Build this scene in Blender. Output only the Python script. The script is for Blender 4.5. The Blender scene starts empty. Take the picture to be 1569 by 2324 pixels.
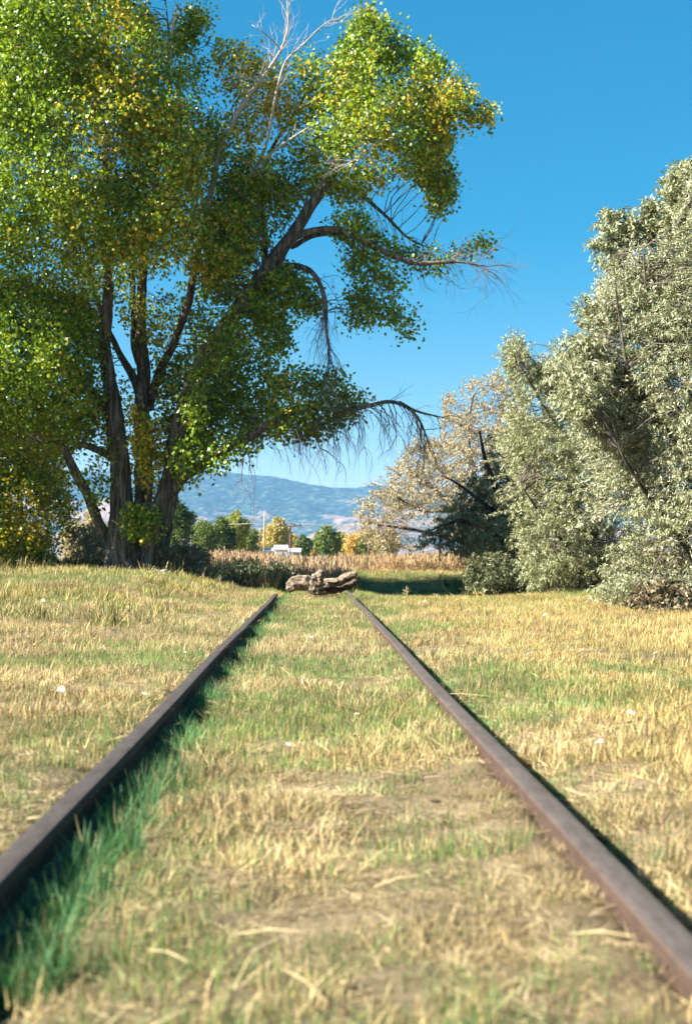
import bpy, math, random
import numpy as np
from mathutils import Vector

rng = np.random.default_rng(7)
random.seed(7)
scene = bpy.context.scene
COL = scene.collection

# ------------------------------------------------------------------ camera, sky, sun, exposure
F = 3228.0                      # focal length in the units of a 1569 x 2324 picture
CX, CY = 784.5, 1162.0
YAW, PITCH = math.atan(72.2 / F), math.atan(100.0 / F)
CAM = np.array([0.011, 0.0, 0.883])
cam_data = bpy.data.cameras.new("camera")
cam = bpy.data.objects.new("camera", cam_data)
COL.objects.link(cam)
cam.location = CAM
cam.rotation_euler = (math.pi / 2 + PITCH, 0, -YAW)
cam_data.sensor_fit = 'VERTICAL'
cam_data.sensor_height = 36.0
cam_data.lens = 50.0
cam_data.clip_start = 0.05
cam_data.clip_end = 20000
cam_data.dof.use_dof = True
cam_data.dof.focus_distance = 17.0
cam_data.dof.aperture_fstop = 3.4
scene.camera = cam

SUN_AZ, SUN_EL = math.radians(13), math.radians(37)     # azimuth: degrees behind due left
S = np.array([-math.cos(SUN_AZ) * math.cos(SUN_EL), -math.sin(SUN_AZ) * math.cos(SUN_EL), math.sin(SUN_EL)])
world = bpy.data.worlds.new("World")
scene.world = world
world.use_nodes = True
wn = world.node_tree.nodes
wl = world.node_tree.links
sky = wn.new("ShaderNodeTexSky")
sky.sky_type = 'NISHITA'
sky.sun_disc = False
sky.sun_elevation = SUN_EL
sky.sun_rotation = math.atan2(S[0], S[1])
sky.altitude = 1600
sky.air_density = 1.0
sky.dust_density = 0.9
sky.ozone_density = 3.0
# film-like response of the blue sky: saturation and value of the physical sky are remapped over the whole dome
sep = wn.new("ShaderNodeSeparateColor"); sep.mode = 'HSV'
com = wn.new("ShaderNodeCombineColor"); com.mode = 'HSV'


def wmath(op, a_, b_, clamp=False):
    n = wn.new("ShaderNodeMath"); n.operation = op; n.use_clamp = clamp
    wl.new(a_, n.inputs[0]); n.inputs[1].default_value = b_
    return n.outputs[0]


wl.new(sky.outputs[0], sep.inputs[0])
wl.new(wmath('SUBTRACT', sep.outputs[0], 0.024), com.inputs[0])
wl.new(wmath('MINIMUM', wmath('MAXIMUM', wmath('ADD', wmath('MULTIPLY', sep.outputs[1], 2.1), -0.385), 0.1), 0.99), com.inputs[1])
wl.new(wmath('MULTIPLY', wmath('POWER', wmath('DIVIDE', sep.outputs[2], 6.42), 0.6), 4.1), com.inputs[2])
bg = wn["Background"]
bg.inputs['Strength'].default_value = 0.05
wl.new(com.outputs[0], bg.inputs['Color'])

sun_data = bpy.data.lights.new("sun", 'SUN')
sun_data.energy = 5.0
sun_data.angle = math.radians(0.5)
sun_data.color = (1.0, 0.95, 0.87)
sun = bpy.data.objects.new("sun", sun_data)
COL.objects.link(sun)
sun.rotation_euler = Vector(S).to_track_quat('Z', 'Y').to_euler()
sun.location = (-30, -10, 40)

scene.view_settings.view_transform = 'Standard'
scene.view_settings.look = 'None'
scene.view_settings.exposure = 2.1
scene.view_settings.gamma = 1.0
scene.view_settings.use_curve_mapping = False
scene.cycles.max_bounces = 6
scene.cycles.transparent_max_bounces = 4
scene.cycles.volume_bounces = 0

# ------------------------------------------------------------------ helpers
_r = np.array([math.cos(YAW), -math.sin(YAW), 0])
_f = np.array([math.sin(YAW) * math.cos(PITCH), math.cos(YAW) * math.cos(PITCH), math.sin(PITCH)])
_u = np.cross(_r, _f)


def at(px, py, d):
    """world point seen at picture position (px, py), d metres down the track"""
    v = _r * (px - CX) + _u * (CY - py) + _f * F
    return CAM + v * (d / v[1])


def at_arr(P, D):
    P = np.asarray(P, float)
    v = _r[None] * (P[:, :1] - CX) + _u[None] * (CY - P[:, 1:2]) + _f[None] * F
    return CAM[None] + v * (np.asarray(D)[:, None] / v[:, 1:2])


_lat = np.random.default_rng(99).random((256, 256))


def vnoise(x, y, s=1.0, seed=0):
    x = np.asarray(x, float) / s + 17.3 * seed
    y = np.asarray(y, float) / s + 9.1 * seed
    xi = np.floor(x).astype(int); yi = np.floor(y).astype(int)
    fx = x - xi; fy = y - yi
    fx = fx * fx * (3 - 2 * fx); fy = fy * fy * (3 - 2 * fy)
    g = lambda a, b: _lat[a % 256, b % 256]
    return (g(xi, yi) * (1 - fx) + g(xi + 1, yi) * fx) * (1 - fy) + (g(xi, yi + 1) * (1 - fx) + g(xi + 1, yi + 1) * fx) * fy


def fbm(x, y, s=1.0, seed=0, o=4):
    t = 0; a = 1; n = 0
    for k in range(o):
        t = t + a * vnoise(x, y, s / 2 ** k, seed + k * 3.7); n += a; a *= .5
    return t / n


def sstep(a, b, x):
    t = np.clip((np.asarray(x, float) - a) / (b - a), 0, 1)
    return t * t * (3 - 2 * t)


def tag(o, label=None, cat=None, group=None, kind=None):
    if label: o['label'] = label
    if cat: o['category'] = cat
    if group: o['group'] = group
    if kind: o['kind'] = kind
    return o


def empty(name, loc, label, cat, group=None):
    o = bpy.data.objects.new(name, None)
    COL.objects.link(o)
    o.location = loc
    o.empty_display_size = 0.2
    return tag(o, label, cat, group)


def mesh_np(name, V, Fq, mat=None, smooth=False, col=None, parent=None, link=True):
    """V (n,3), Fq (m,k) faces of equal size; world coordinates"""
    me = bpy.data.meshes.new(name)
    V = np.asarray(V, np.float32); Fq = np.asarray(Fq, np.int32)
    me.vertices.add(len(V)); me.vertices.foreach_set("co", V.ravel())
    k = Fq.shape[1]
    me.loops.add(Fq.size); me.loops.foreach_set("vertex_index", Fq.ravel())
    me.polygons.add(len(Fq))
    me.polygons.foreach_set("loop_start", np.arange(0, Fq.size, k, dtype=np.int32))
    me.update(calc_edges=True)
    me.polygons.foreach_set("use_smooth", np.full(len(Fq), smooth, bool))
    if col is not None:
        a = me.color_attributes.new("Col", 'FLOAT_COLOR', 'POINT')
        c = np.ones((len(V), 4), np.float32); c[:, :3] = col
        a.data.foreach_set("color", c.ravel())
    if mat: me.materials.append(mat)
    o = bpy.data.objects.new(name, me)
    if link: COL.objects.link(o)
    if parent:
        o.parent = parent
        o.matrix_parent_inverse = parent_inv(parent)
    return o


def parent_inv(p):
    from mathutils import Matrix
    m = Matrix.Translation(p.location)
    q = p.parent
    if q is not None and p.type == 'EMPTY':
        m = Matrix.Translation(q.location) @ m
    if p.type == 'MESH':
        return Matrix.Identity(4)
    return m.inverted()


class MB:
    """collects tubes and boxes (quads) for one mesh"""
    def __init__(s):
        s.V = []; s.F = []; s.C = []; s.n = 0

    def add(s, V, Fq, col=(1, 1, 1)):
        V = np.asarray(V, float)
        s.V.append(V); s.F.append(np.asarray(Fq, int) + s.n); s.n += len(V)
        c = np.asarray(col, float)
        s.C.append(np.broadcast_to(c, (len(V), 3)) if c.ndim == 1 else c)

    def tube(s, pts, rad, sides=8, col=(1, 1, 1), wob=0.0, close=True):
        pts = np.asarray(pts, float); rad = np.asarray(rad, float)
        K = len(pts)
        T = np.gradient(pts, axis=0)
        T /= np.linalg.norm(T, axis=1)[:, None] + 1e-9
        ref = np.array([0.13, 0.98, 0.05]) if abs(T[:, 1]).mean() < .8 else np.array([1., 0, 0])
        A = np.cross(T, ref); A /= np.linalg.norm(A, axis=1)[:, None] + 1e-9
        B = np.cross(T, A)
        ang = np.arange(sides) * 2 * math.pi / sides
        R = rad[:, None] * np.ones(sides)[None]
        if wob:
            lum = np.cumsum(np.linalg.norm(np.diff(pts, axis=0, prepend=pts[:1]), axis=1))
            th = np.broadcast_to(ang[None], R.shape); ll = np.broadcast_to(lum[:, None], R.shape)
            sd = random.random() * 50
            n = fbm(np.cos(th) * 2 + ll * .9, np.sin(th) * 2 + ll * .35, .8, sd) - .5
            rg = np.abs(vnoise(th * 3.1 + sd, ll * 1.2, .5, sd) - .5)
            R = R * (1 + wob * (n * 1.6 - rg * .7))
        V = pts[:, None] + R[..., None] * (np.cos(ang)[None, :, None] * A[:, None] + np.sin(ang)[None, :, None] * B[:, None])
        V = V.reshape(-1, 3)
        i = np.arange(K - 1)[:, None] * sides; j = np.arange(sides)[None]; j2 = (j + 1) % sides
        Fq = np.stack([i + j, i + j2, i + sides + j2, i + sides + j], -1).reshape(-1, 4)
        if close:
            V = np.concatenate([V, [pts[0] - T[0] * rad[0] * .2], [pts[-1] + T[-1] * rad[-1] * .3]])
            a = K * sides
            jj = np.arange(0, sides, 2)
            c0 = np.stack([np.full(len(jj), a), (jj + 2) % sides, (jj + 1) % sides, jj], -1)
            b = (K - 1) * sides
            c1 = np.stack([np.full(len(jj), a + 1), b + jj, b + (jj + 1) % sides, b + (jj + 2) % sides], -1)
            Fq = np.concatenate([Fq, c0, c1])
        s.add(V, Fq, col)

    def box(s, c, d, col=(1, 1, 1), rz=0.0):
        c = np.asarray(c, float); d = np.asarray(d, float) / 2
        v = np.array([[x, y, z] for x in (-1, 1) for y in (-1, 1) for z in (-1, 1)], float) * d
        if rz:
            m = np.array([[math.cos(rz), -math.sin(rz), 0], [math.sin(rz), math.cos(rz), 0], [0, 0, 1]])
            v = v @ m.T
        s.add(v + c, [[0, 1, 3, 2], [4, 6, 7, 5], [0, 4, 5, 1], [2, 3, 7, 6], [0, 2, 6, 4], [1, 5, 7, 3]], col)

    def links(s, P0, P1, r0, r1, sag=0.0, K=5, sides=3, jit=0.08, col=(1, 1, 1)):
        """many curved twigs at once"""
        P0 = np.asarray(P0); P1 = np.asarray(P1); N = len(P0)
        if not N: return
        t = np.linspace(0, 1, K)[None, :, None]
        L = np.linalg.norm(P1 - P0, axis=1)[:, None, None]
        pts = P0[:, None] * (1 - t) + P1[:, None] * t
        bow = 4 * t * (1 - t)
        off = rng.normal(0, 1, (N, 1, 3)); off2 = rng.normal(0, 1, (N, K, 3)); off2[:, 0] = 0; off2[:, -1] = 0
        pts = pts + bow * L * off * jit + off2 * L * jit * .25
        pts[..., 2] += (bow * L * sag)[..., 0]
        T = np.gradient(pts, axis=1); T /= np.linalg.norm(T, axis=2)[..., None] + 1e-9
        ref = np.array([.31, .9, .2])
        A = np.cross(T, ref); A /= np.linalg.norm(A, axis=2)[..., None] + 1e-9
        B = np.cross(T, A)
        rad = (np.asarray(r0).reshape(-1, 1) * (1 - t[..., 0]) + np.asarray(r1).reshape(-1, 1) * t[..., 0]) * np.ones((N, K))
        ang = np.arange(sides) * 2 * math.pi / sides
        V = pts[:, :, None] + rad[..., None, None] * (np.cos(ang)[:, None] * A[:, :, None] + np.sin(ang)[:, None] * B[:, :, None])
        n0 = np.arange(N)[:, None, None] * K * sides
        i = np.arange(K - 1)[None, :, None] * sides; j = np.arange(sides)[None, None]; j2 = (j + 1) % sides
        Fq = np.stack([n0 + i + j, n0 + i + j2, n0 + i + sides + j2, n0 + i + sides + j], -1).reshape(-1, 4)
        s.add(V.reshape(-1, 3), Fq, col)

    def build(s, name, mat, parent=None, smooth=True, col=True):
        V = np.concatenate(s.V); Fq = np.concatenate(s.F)
        return mesh_np(name, V, Fq, mat, smooth, np.concatenate(s.C) if col else None, parent)


def in_poly(P, poly):
    x, y = P[:, 0], P[:, 1]
    ins = np.zeros(len(P), bool)
    n = len(poly); j = n - 1
    for i in range(n):
        xi, yi = poly[i]; xj, yj = poly[j]
        c = ((yi > y) != (yj > y)) & (x < (xj - xi) * (y - yi) / (yj - yi + 1e-12) + xi)
        ins ^= c; j = i
    return ins


def edge_dist(P, poly):
    d = np.full(len(P), 1e9)
    for i in range(len(poly)):
        a = np.array(poly[i - 1], float); b = np.array(poly[i], float)
        ab = b - a
        t = np.clip(((P - a) @ ab) / (ab @ ab + 1e-9), 0, 1)
        d = np.minimum(d, np.linalg.norm(P - (a + t[:, None] * ab), axis=1))
    return d


def poly_area(poly):
    p = np.array(poly, float); q = np.roll(p, -1, 0)
    return abs((p[:, 0] * q[:, 1] - p[:, 1] * q[:, 0]).sum()) / 2


def sample_poly(poly, n):
    p = np.array(poly, float); lo = p.min(0); hi = p.max(0)
    out = []
    m = 0
    while m < n:
        q = lo + rng.random((n * 3 + 10, 2)) * (hi - lo)
        q = q[in_poly(q, poly)]
        out.append(q); m += len(q)
    return np.concatenate(out)[:n]


def unit(v):
    return v / (np.linalg.norm(v, axis=-1, keepdims=True) + 1e-9)


def leaf_arrays(C, axis, L, W, col, fold=0.0):
    """kite-shaped leaves: C base point, axis direction, L length, W width"""
    N = len(C)
    axis = unit(axis)
    rnd = rng.normal(0, 1, (N, 3))
    side = unit(np.cross(axis, rnd))
    nrm = np.cross(axis, side)
    L = np.asarray(L).reshape(-1, 1) * np.ones((N, 1)); W = np.asarray(W).reshape(-1, 1) * np.ones((N, 1))
    v0 = C
    v1 = C + axis * L * .38 + side * W * .5 + nrm * W * fold
    v2 = C + axis * L
    v3 = C + axis * L * .38 - side * W * .5 + nrm * W * fold
    V = np.stack([v0, v1, v2, v3], 1).reshape(-1, 3)
    Fq = np.arange(N * 4).reshape(-1, 4)
    return V, Fq, np.repeat(col, 4, axis=0)


# ------------------------------------------------------------------ materials
def new_mat(name):
    m = bpy.data.materials.new(name)
    m.use_nodes = True
    nt = m.node_tree
    for n in list(nt.nodes): nt.nodes.remove(n)
    out = nt.nodes.new("ShaderNodeOutputMaterial")
    return m, nt, out


def N(nt, typ, **kw):
    n = nt.nodes.new(typ)
    for k, v in kw.items():
        if k in n.inputs: n.inputs[k].default_value = v
        else: setattr(n, k, v)
    return n


def ramp(nt, stops, fac):
    r = nt.nodes.new("ShaderNodeValToRGB")
    el = r.color_ramp.elements
    while len(el) < len(stops): el.new(0.5)
    for e, (p, c) in zip(el, stops):
        e.position = p; e.color = (*c, 1)
    nt.links.new(fac, r.inputs[0])
    return r.outputs[0]


def leaf_mat(name, trans=0.35, rough=0.45, spec=0.5, warm=(1.25, 1.2, .6)):
    m, nt, out = new_mat(name)
    a = N(nt, "ShaderNodeAttribute", attribute_name="Col")
    p = N(nt, "ShaderNodeBsdfPrincipled", Roughness=rough)
    p.inputs['Specular IOR Level'].default_value = spec
    nt.links.new(a.outputs['Color'], p.inputs['Base Color'])
    t = N(nt, "ShaderNodeBsdfTranslucent")
    mu = N(nt, "ShaderNodeMix", data_type='RGBA', blend_type='MULTIPLY')
    mu.inputs[0].default_value = 1.0
    nt.links.new(a.outputs['Color'], mu.inputs[6]); mu.inputs[7].default_value = (*warm, 1)
    nt.links.new(mu.outputs[2], t.inputs['Color'])
    x = N(nt, "ShaderNodeMixShader", Fac=trans)
    nt.links.new(p.outputs[0], x.inputs[1]); nt.links.new(t.outputs[0], x.inputs[2])
    nt.links.new(x.outputs[0], out.inputs[0])
    return m


def grass_mat(name, trans=0.25):
    m, nt, out = new_mat(name)
    a = N(nt, "ShaderNodeAttribute", attribute_name="Col")
    b = N(nt, "ShaderNodeAttribute", attribute_name="tint", attribute_type='INSTANCER')
    mu = N(nt, "ShaderNodeMix", data_type='RGBA', blend_type='MULTIPLY')
    mu.inputs[0].default_value = 1.0
    nt.links.new(a.outputs['Color'], mu.inputs[6]); nt.links.new(b.outputs['Color'], mu.inputs[7])
    p = N(nt, "ShaderNodeBsdfPrincipled", Roughness=0.6)
    p.inputs['Specular IOR Level'].default_value = 0.3
    nt.links.new(mu.outputs[2], p.inputs['Base Color'])
    t = N(nt, "ShaderNodeBsdfTranslucent")
    nt.links.new(mu.outputs[2], t.inputs['Color'])
    x = N(nt, "ShaderNodeMixShader", Fac=trans)
    nt.links.new(p.outputs[0], x.inputs[1]); nt.links.new(t.outputs[0], x.inputs[2])
    nt.links.new(x.outputs[0], out.inputs[0])
    return m


def noise_mat(name, stops, scale=8, detail=8, rough=0.9, bump=0.4, bdist=0.02, stretch=None, use_col=False, bscale=None, spec=0.25):
    m, nt, out = new_mat(name)
    tc = N(nt, "ShaderNodeTexCoord")
    vec = tc.outputs['Object']
    if stretch:
        mp = N(nt, "ShaderNodeMapping"); mp.inputs['Scale'].default_value = stretch
        nt.links.new(vec, mp.inputs[0]); vec = mp.outputs[0]
    n = N(nt, "ShaderNodeTexNoise", Scale=scale, Detail=detail, Roughness=0.65)
    nt.links.new(vec, n.inputs['Vector'])
    c = ramp(nt, stops, n.outputs[0])
    if use_col:
        a = N(nt, "ShaderNodeAttribute", attribute_name="Col")
        mu = N(nt, "ShaderNodeMix", data_type='RGBA', blend_type='MULTIPLY'); mu.inputs[0].default_value = 1
        nt.links.new(c, mu.inputs[6]); nt.links.new(a.outputs['Color'], mu.inputs[7]); c = mu.outputs[2]
    p = N(nt, "ShaderNodeBsdfPrincipled", Roughness=rough)
    p.inputs['Specular IOR Level'].default_value = spec
    nt.links.new(c, p.inputs['Base Color'])
    if bump:
        n2 = N(nt, "ShaderNodeTexNoise", Scale=bscale or scale * 2, Detail=6, Roughness=0.7)
        nt.links.new(vec, n2.inputs['Vector'])
        b = N(nt, "ShaderNodeBump", Strength=bump, Distance=bdist)
        nt.links.new(n2.outputs[0], b.inputs['Height'])
        nt.links.new(b.outputs[0], p.inputs['Normal'])
    nt.links.new(p.outputs[0], out.inputs[0])
    return m


M_leaf = leaf_mat("cottonwood_leaf", 0.36, 0.4, 0.5)
M_olive = leaf_mat("olive_leaf", 0.22, 0.5, 0.4, (1.1, 1.1, .8))
M_far = leaf_mat("far_leaf", 0.25, 0.7, 0.2)
M_grass = grass_mat("grass_blade")
M_weed = grass_mat("weed_stem", 0.2)
M_bark = noise_mat("cottonwood_bark", [(.32, (.02, .016, .012)), (.46, (.09, .072, .055)), (.58, (.20, .165, .13)), (.76, (.36, .31, .25))],
                   scale=11, stretch=(1, 1, .14), bump=1.0, bdist=.10, use_col=True, rough=.95, bscale=12)
M_twig = noise_mat("twig_bark", [(.3, (.08, .065, .05)), (.7, (.20, .165, .13))], scale=12, bump=.3, bdist=.005, use_col=True)
M_dead = noise_mat("dead_wood", [(.3, (.30, .25, .20)), (.7, (.52, .45, .38))], scale=12, bump=.3, bdist=.005, use_col=True)
M_drift = noise_mat("driftwood", [(.33, (.03, .022, .016)), (.46, (.18, .14, .10)), (.6, (.40, .33, .25)), (.8, (.56, .49, .40))],
                    scale=11, stretch=(.5, 1, 1.8), bump=.9, bdist=.03, use_col=True)
M_stone = noise_mat("pale_stone", [(.3, (.32, .29, .25)), (.7, (.55, .52, .47))], scale=9, bump=.6, bdist=.02)


# ------------------------------------------------------------------ ground
def ground_z(x, y):
    x = np.asarray(x, float); y = np.asarray(y, float)
    z = np.zeros(np.broadcast(x, y).shape)
    # long bank on the left, rising to the foot of the cottonwood
    bank = sstep(-1.3, -4.2, x) * sstep(11, 31, y)
    z = z + .43 * bank
    z = z + .10 * sstep(-1.2, -3.0, x) * (1 - sstep(6, 20, y)) * .6
    # soil banked up outside the left rail, gutter beside the right rail
    z = z + .055 * sstep(-.80, -.95, x)
    z = z - .075 * sstep(.76, .80, x) * (1 - sstep(.90, 1.06, x)) - .05 * sstep(-.76, -.72, x) * (1 - sstep(-.62, -.5, x))
    z = z + .03 * sstep(.93, 1.4, x)
    z = z + .045 * sstep(.45, .66, x) * (1 - sstep(.70, .74, x))
    # the right lawn and the mound under the olive trees
    z = z + .14 * np.exp(-((x - 5.6) / 1.3) ** 2 - ((y - 27.5) / 2.5) ** 2)
    z = z - .16 * sstep(.9, 1.8, x) * sstep(27, 32, y) * (1 - .6 * sstep(6.0, 8.0, x))
    # rise beyond the end of the rails
    z = z + np.where(x > 1.2, .50 * sstep(35, 46, y), .30 * sstep(33, 44, y)) * sstep(-4.5, -2.5, x) + .25 * sstep(60, 110, y) * sstep(0, 6, x)
    amp = 1 - .8 * sstep(.9, .6, np.abs(x) - 0) * 0
    z = z + (fbm(x, y, 2.2, 3) - .5) * .09 * sstep(1.0, 2.2, np.abs(x)) + (fbm(x, y, .5, 8) - .5) * .035 * amp
    # worn tie-spaced ripples between the rails
    z = z + .010 * np.sin(y * 2 * math.pi / .56) * (1 - sstep(.6, .75, np.abs(x)))
    far = sstep(70, 400, y)
    z = z + far * (fbm(x, y, 300, 5) - .6) * 3.0
    return z


def grid_axis(segs):
    out = []
    for a, b, n in segs:
        out.append(np.linspace(a, b, n, endpoint=False))
    return np.unique(np.round(np.concatenate(out + [[segs[-1][1]]]), 4))


xs = grid_axis([(-3400, -400, 12), (-400, -60, 14), (-60, -14, 20), (-14, -1.6, 50), (-1.6, 1.6, 80), (1.6, 14, 50), (14, 60, 20), (60, 400, 14), (400, 3400, 12)])
ys = grid_axis([(-120, -5, 12), (-5, 1.5, 12), (1.5, 14, 150), (14, 50, 150), (50, 120, 60), (120, 500, 30), (500, 6800, 40)])
GX, GY = np.meshgrid(xs, ys)
GZ = ground_z(GX, GY)
nx = len(xs)
V = np.stack([GX, GY, GZ], -1).reshape(-1, 3)
i, j = np.meshgrid(np.arange(nx - 1), np.arange(len(ys) - 1))
a = (j * nx + i).ravel()
Fq = np.stack([a, a + 1, a + nx + 1, a + nx], -1)


def ground_material():
    m, nt, out = new_mat("dry_soil")
    tc = N(nt, "ShaderNodeTexCoord")
    n1 = N(nt, "ShaderNodeTexNoise", Scale=2.3, Detail=10, Roughness=.7)
    n2 = N(nt, "ShaderNodeTexNoise", Scale=55, Detail=6, Roughness=.7)
    n3 = N(nt, "ShaderNodeTexNoise", Scale=.04, Detail=6, Roughness=.6)
    for n in (n1, n2, n3): nt.links.new(tc.outputs['Object'], n.inputs['Vector'])
    c1 = ramp(nt, [(.25, (.10, .075, .045)), (.5, (.21, .165, .10)), (.75, (.34, .275, .18))], n1.outputs[0])
    c2 = ramp(nt, [(.3, (.45, .42, .36)), (.65, (1.1, 1.08, 1.02))], n2.outputs[0])
    mu = N(nt, "ShaderNodeMix", data_type='RGBA', blend_type='MULTIPLY'); mu.inputs[0].default_value = 1
    nt.links.new(c1, mu.inputs[6]); nt.links.new(c2, mu.inputs[7])
    c3 = ramp(nt, [(.4, (.30, .235, .12)), (.52, (.20, .19, .08)), (.64, (.36, .28, .15))], n3.outputs[0])
    sx = N(nt, "ShaderNodeSeparateXYZ"); nt.links.new(tc.outputs['Object'], sx.inputs[0])
    mr = N(nt, "ShaderNodeMapRange"); mr.inputs[1].default_value = 60; mr.inputs[2].default_value = 160
    nt.links.new(sx.outputs['Y'], mr.inputs[0])
    mx = N(nt, "ShaderNodeMix", data_type='RGBA')
    nt.links.new(mr.outputs[0], mx.inputs[0]); nt.links.new(mu.outputs[2], mx.inputs[6]); nt.links.new(c3, mx.inputs[7])
    p = N(nt, "ShaderNodeBsdfPrincipled", Roughness=.95); p.inputs['Specular IOR Level'].default_value = .1
    nt.links.new(mx.outputs[2], p.inputs['Base Color'])
    b = N(nt, "ShaderNodeBump", Strength=.8, Distance=.02); nt.links.new(n2.outputs[0], b.inputs['Height'])
    nt.links.new(b.outputs[0], p.inputs['Normal'])
    nt.links.new(p.outputs[0], out.inputs[0])
    return m


ground = mesh_np("ground", V, Fq, ground_material(), True)
tag(ground, "dry tan soil under the grass around the rails", kind='structure')

# ------------------------------------------------------------------ mountain range
ridge = np.array([(-1500, 1120), (-900, 1075), (-300, 1060), (0, 1066), (230, 1072), (430, 1069), (500, 1070), (560, 1078), (620, 1081), (700, 1098), (760, 1107), (810, 1106), (860, 1101), (890, 1105),
                  (960, 1118), (1100, 1112), (1400, 1095), (1900, 1120), (2600, 1150), (3500, 1190)], float)
YR = 5000.0
RX = (ridge[:, 0] - 712) / F * YR
RZ = .883 + (1262 - ridge[:, 1]) / F * YR
mx_ = np.linspace(-2600, 2800, 460)
my_ = np.linspace(3350, 6200, 150)
MX, MY = np.meshgrid(mx_, my_)
crest = np.interp(MX, RX, RZ)
t = np.clip((MY - 3500) / 1500, 0, 1)
tb = 1 - sstep(5050, 6200, MY)
u = MX + .75 * (MY - 3500)
sp = 1 - np.abs(2 * vnoise(u, MY * .25, 430, 2) - 1)
sp2 = 1 - np.abs(2 * vnoise(u + MX * .3, MY * .5, 120, 6) - 1)
prof = t ** 1.25
MZ = crest * prof * tb + (sp - .55) * 95 * np.sin(np.pi * t) * tb + (sp2 - .5) * 34 * np.sin(np.pi * t) * tb
MZ += (fbm(MX, MY, 140, 11) - .5) * 22 * np.clip(t * 3, 0, 1) * (1 - sstep(.86, 1, t))
MZ += (fbm(MX, MY, 22, 12) - .5) * 9 * np.clip(t * 3, 0, 1)
MZ = np.where(MY < 3500, -6 + 0 * MZ, MZ - 6 * (1 - t))
bare = sstep(.60, .74, sp * .45 + sp2 * .38 + fbm(MX, MY * .6, 110, 21) * .42 - t * .16)
low = .5 * (1 - sstep(.35, .75, t)) * sstep(.42, .6, fbm(MX, MY, 330, 51))
bare = np.clip(low + bare * (fbm(MX, MY, 60, 31) > .43) * (1 - sstep(.7, .95, t) * .8) + .7 * sstep(.56, .66, fbm(MX, MY, 260, 41)) * (t < .6) * (vnoise(MX, MY, 30, 3) > .4), 0, 1)
V = np.stack([MX, MY, MZ], -1).reshape(-1, 3)
n_ = len(mx_)
i, j = np.meshgrid(np.arange(n_ - 1), np.arange(len(my_) - 1))
a = (j * n_ + i).ravel()
Fq = np.stack([a, a + 1, a + n_ + 1, a + n_], -1)
colm = np.stack([bare, bare, bare], -1).reshape(-1, 3)


def mountain_material():
    m, nt, out = new_mat("mountain_slope")
    tc = N(nt, "ShaderNodeTexCoord")
    a = N(nt, "ShaderNodeAttribute", attribute_name="Col")
    n1 = N(nt, "ShaderNodeTexNoise", Scale=.045, Detail=9, Roughness=.75)
    n2 = N(nt, "ShaderNodeTexNoise", Scale=.035, Detail=7, Roughness=.85)
    for n in (n1, n2): nt.links.new(tc.outputs['Object'], n.inputs['Vector'])
    forest = ramp(nt, [(.35, (.004, .020, .024)), (.50, (.010, .040, .042)), (.62, (.10, .115, .09))], n1.outputs[0])
    soil = ramp(nt, [(.35, (.10, .07, .055)), (.65, (.26, .185, .145))], n1.outputs[0])
    ad = N(nt, "ShaderNodeMath", operation='MULTIPLY_ADD'); nt.links.new(a.outputs['Fac'], ad.inputs[0]); ad.inputs[1].default_value = .42
    nt.links.new(n2.outputs[0], ad.inputs[2])
    mr = N(nt, "ShaderNodeMapRange"); mr.inputs[1].default_value = .66; mr.inputs[2].default_value = .80
    nt.links.new(ad.outputs[0], mr.inputs[0])
    mx = N(nt, "ShaderNodeMix", data_type='RGBA')
    nt.links.new(mr.outputs[0], mx.inputs[0]); nt.links.new(forest, mx.inputs[6]); nt.links.new(soil, mx.inputs[7])
    p = N(nt, "ShaderNodeBsdfPrincipled", Roughness=1.0); p.inputs['Specular IOR Level'].default_value = 0
    nt.links.new(mx.outputs[2], p.inputs['Base Color'])
    nt.links.new(p.outputs[0], out.inputs[0])
    return m


mountain = mesh_np("mountain_range", V, Fq, mountain_material(), True, colm)
tag(mountain, "long forested mountain ridge with bare pinkish slopes behind the trees", kind='structure')


# ------------------------------------------------------------------ haze
def haze_box():
    mb = MB(); mb.box((0, 3200, 188), (7200, 7000, 404))
    m, nt, out = new_mat("haze_air")
    pv = N(nt, "ShaderNodeVolumePrincipled")
    pv.inputs['Color'].default_value = (.30, .60, 1.0, 1)
    pv.inputs['Density'].default_value = 0.00008
    pv.inputs['Anisotropy'].default_value = 0.0
    nt.links.new(pv.outputs[0], out.inputs['Volume'])
    o = mb.build("haze", m, smooth=False, col=False)
    tag(o, "thin blue air between the field and the mountains", kind='stuff')


haze_box()

# ------------------------------------------------------------------ rails
RAIL_TOP = .10


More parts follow.
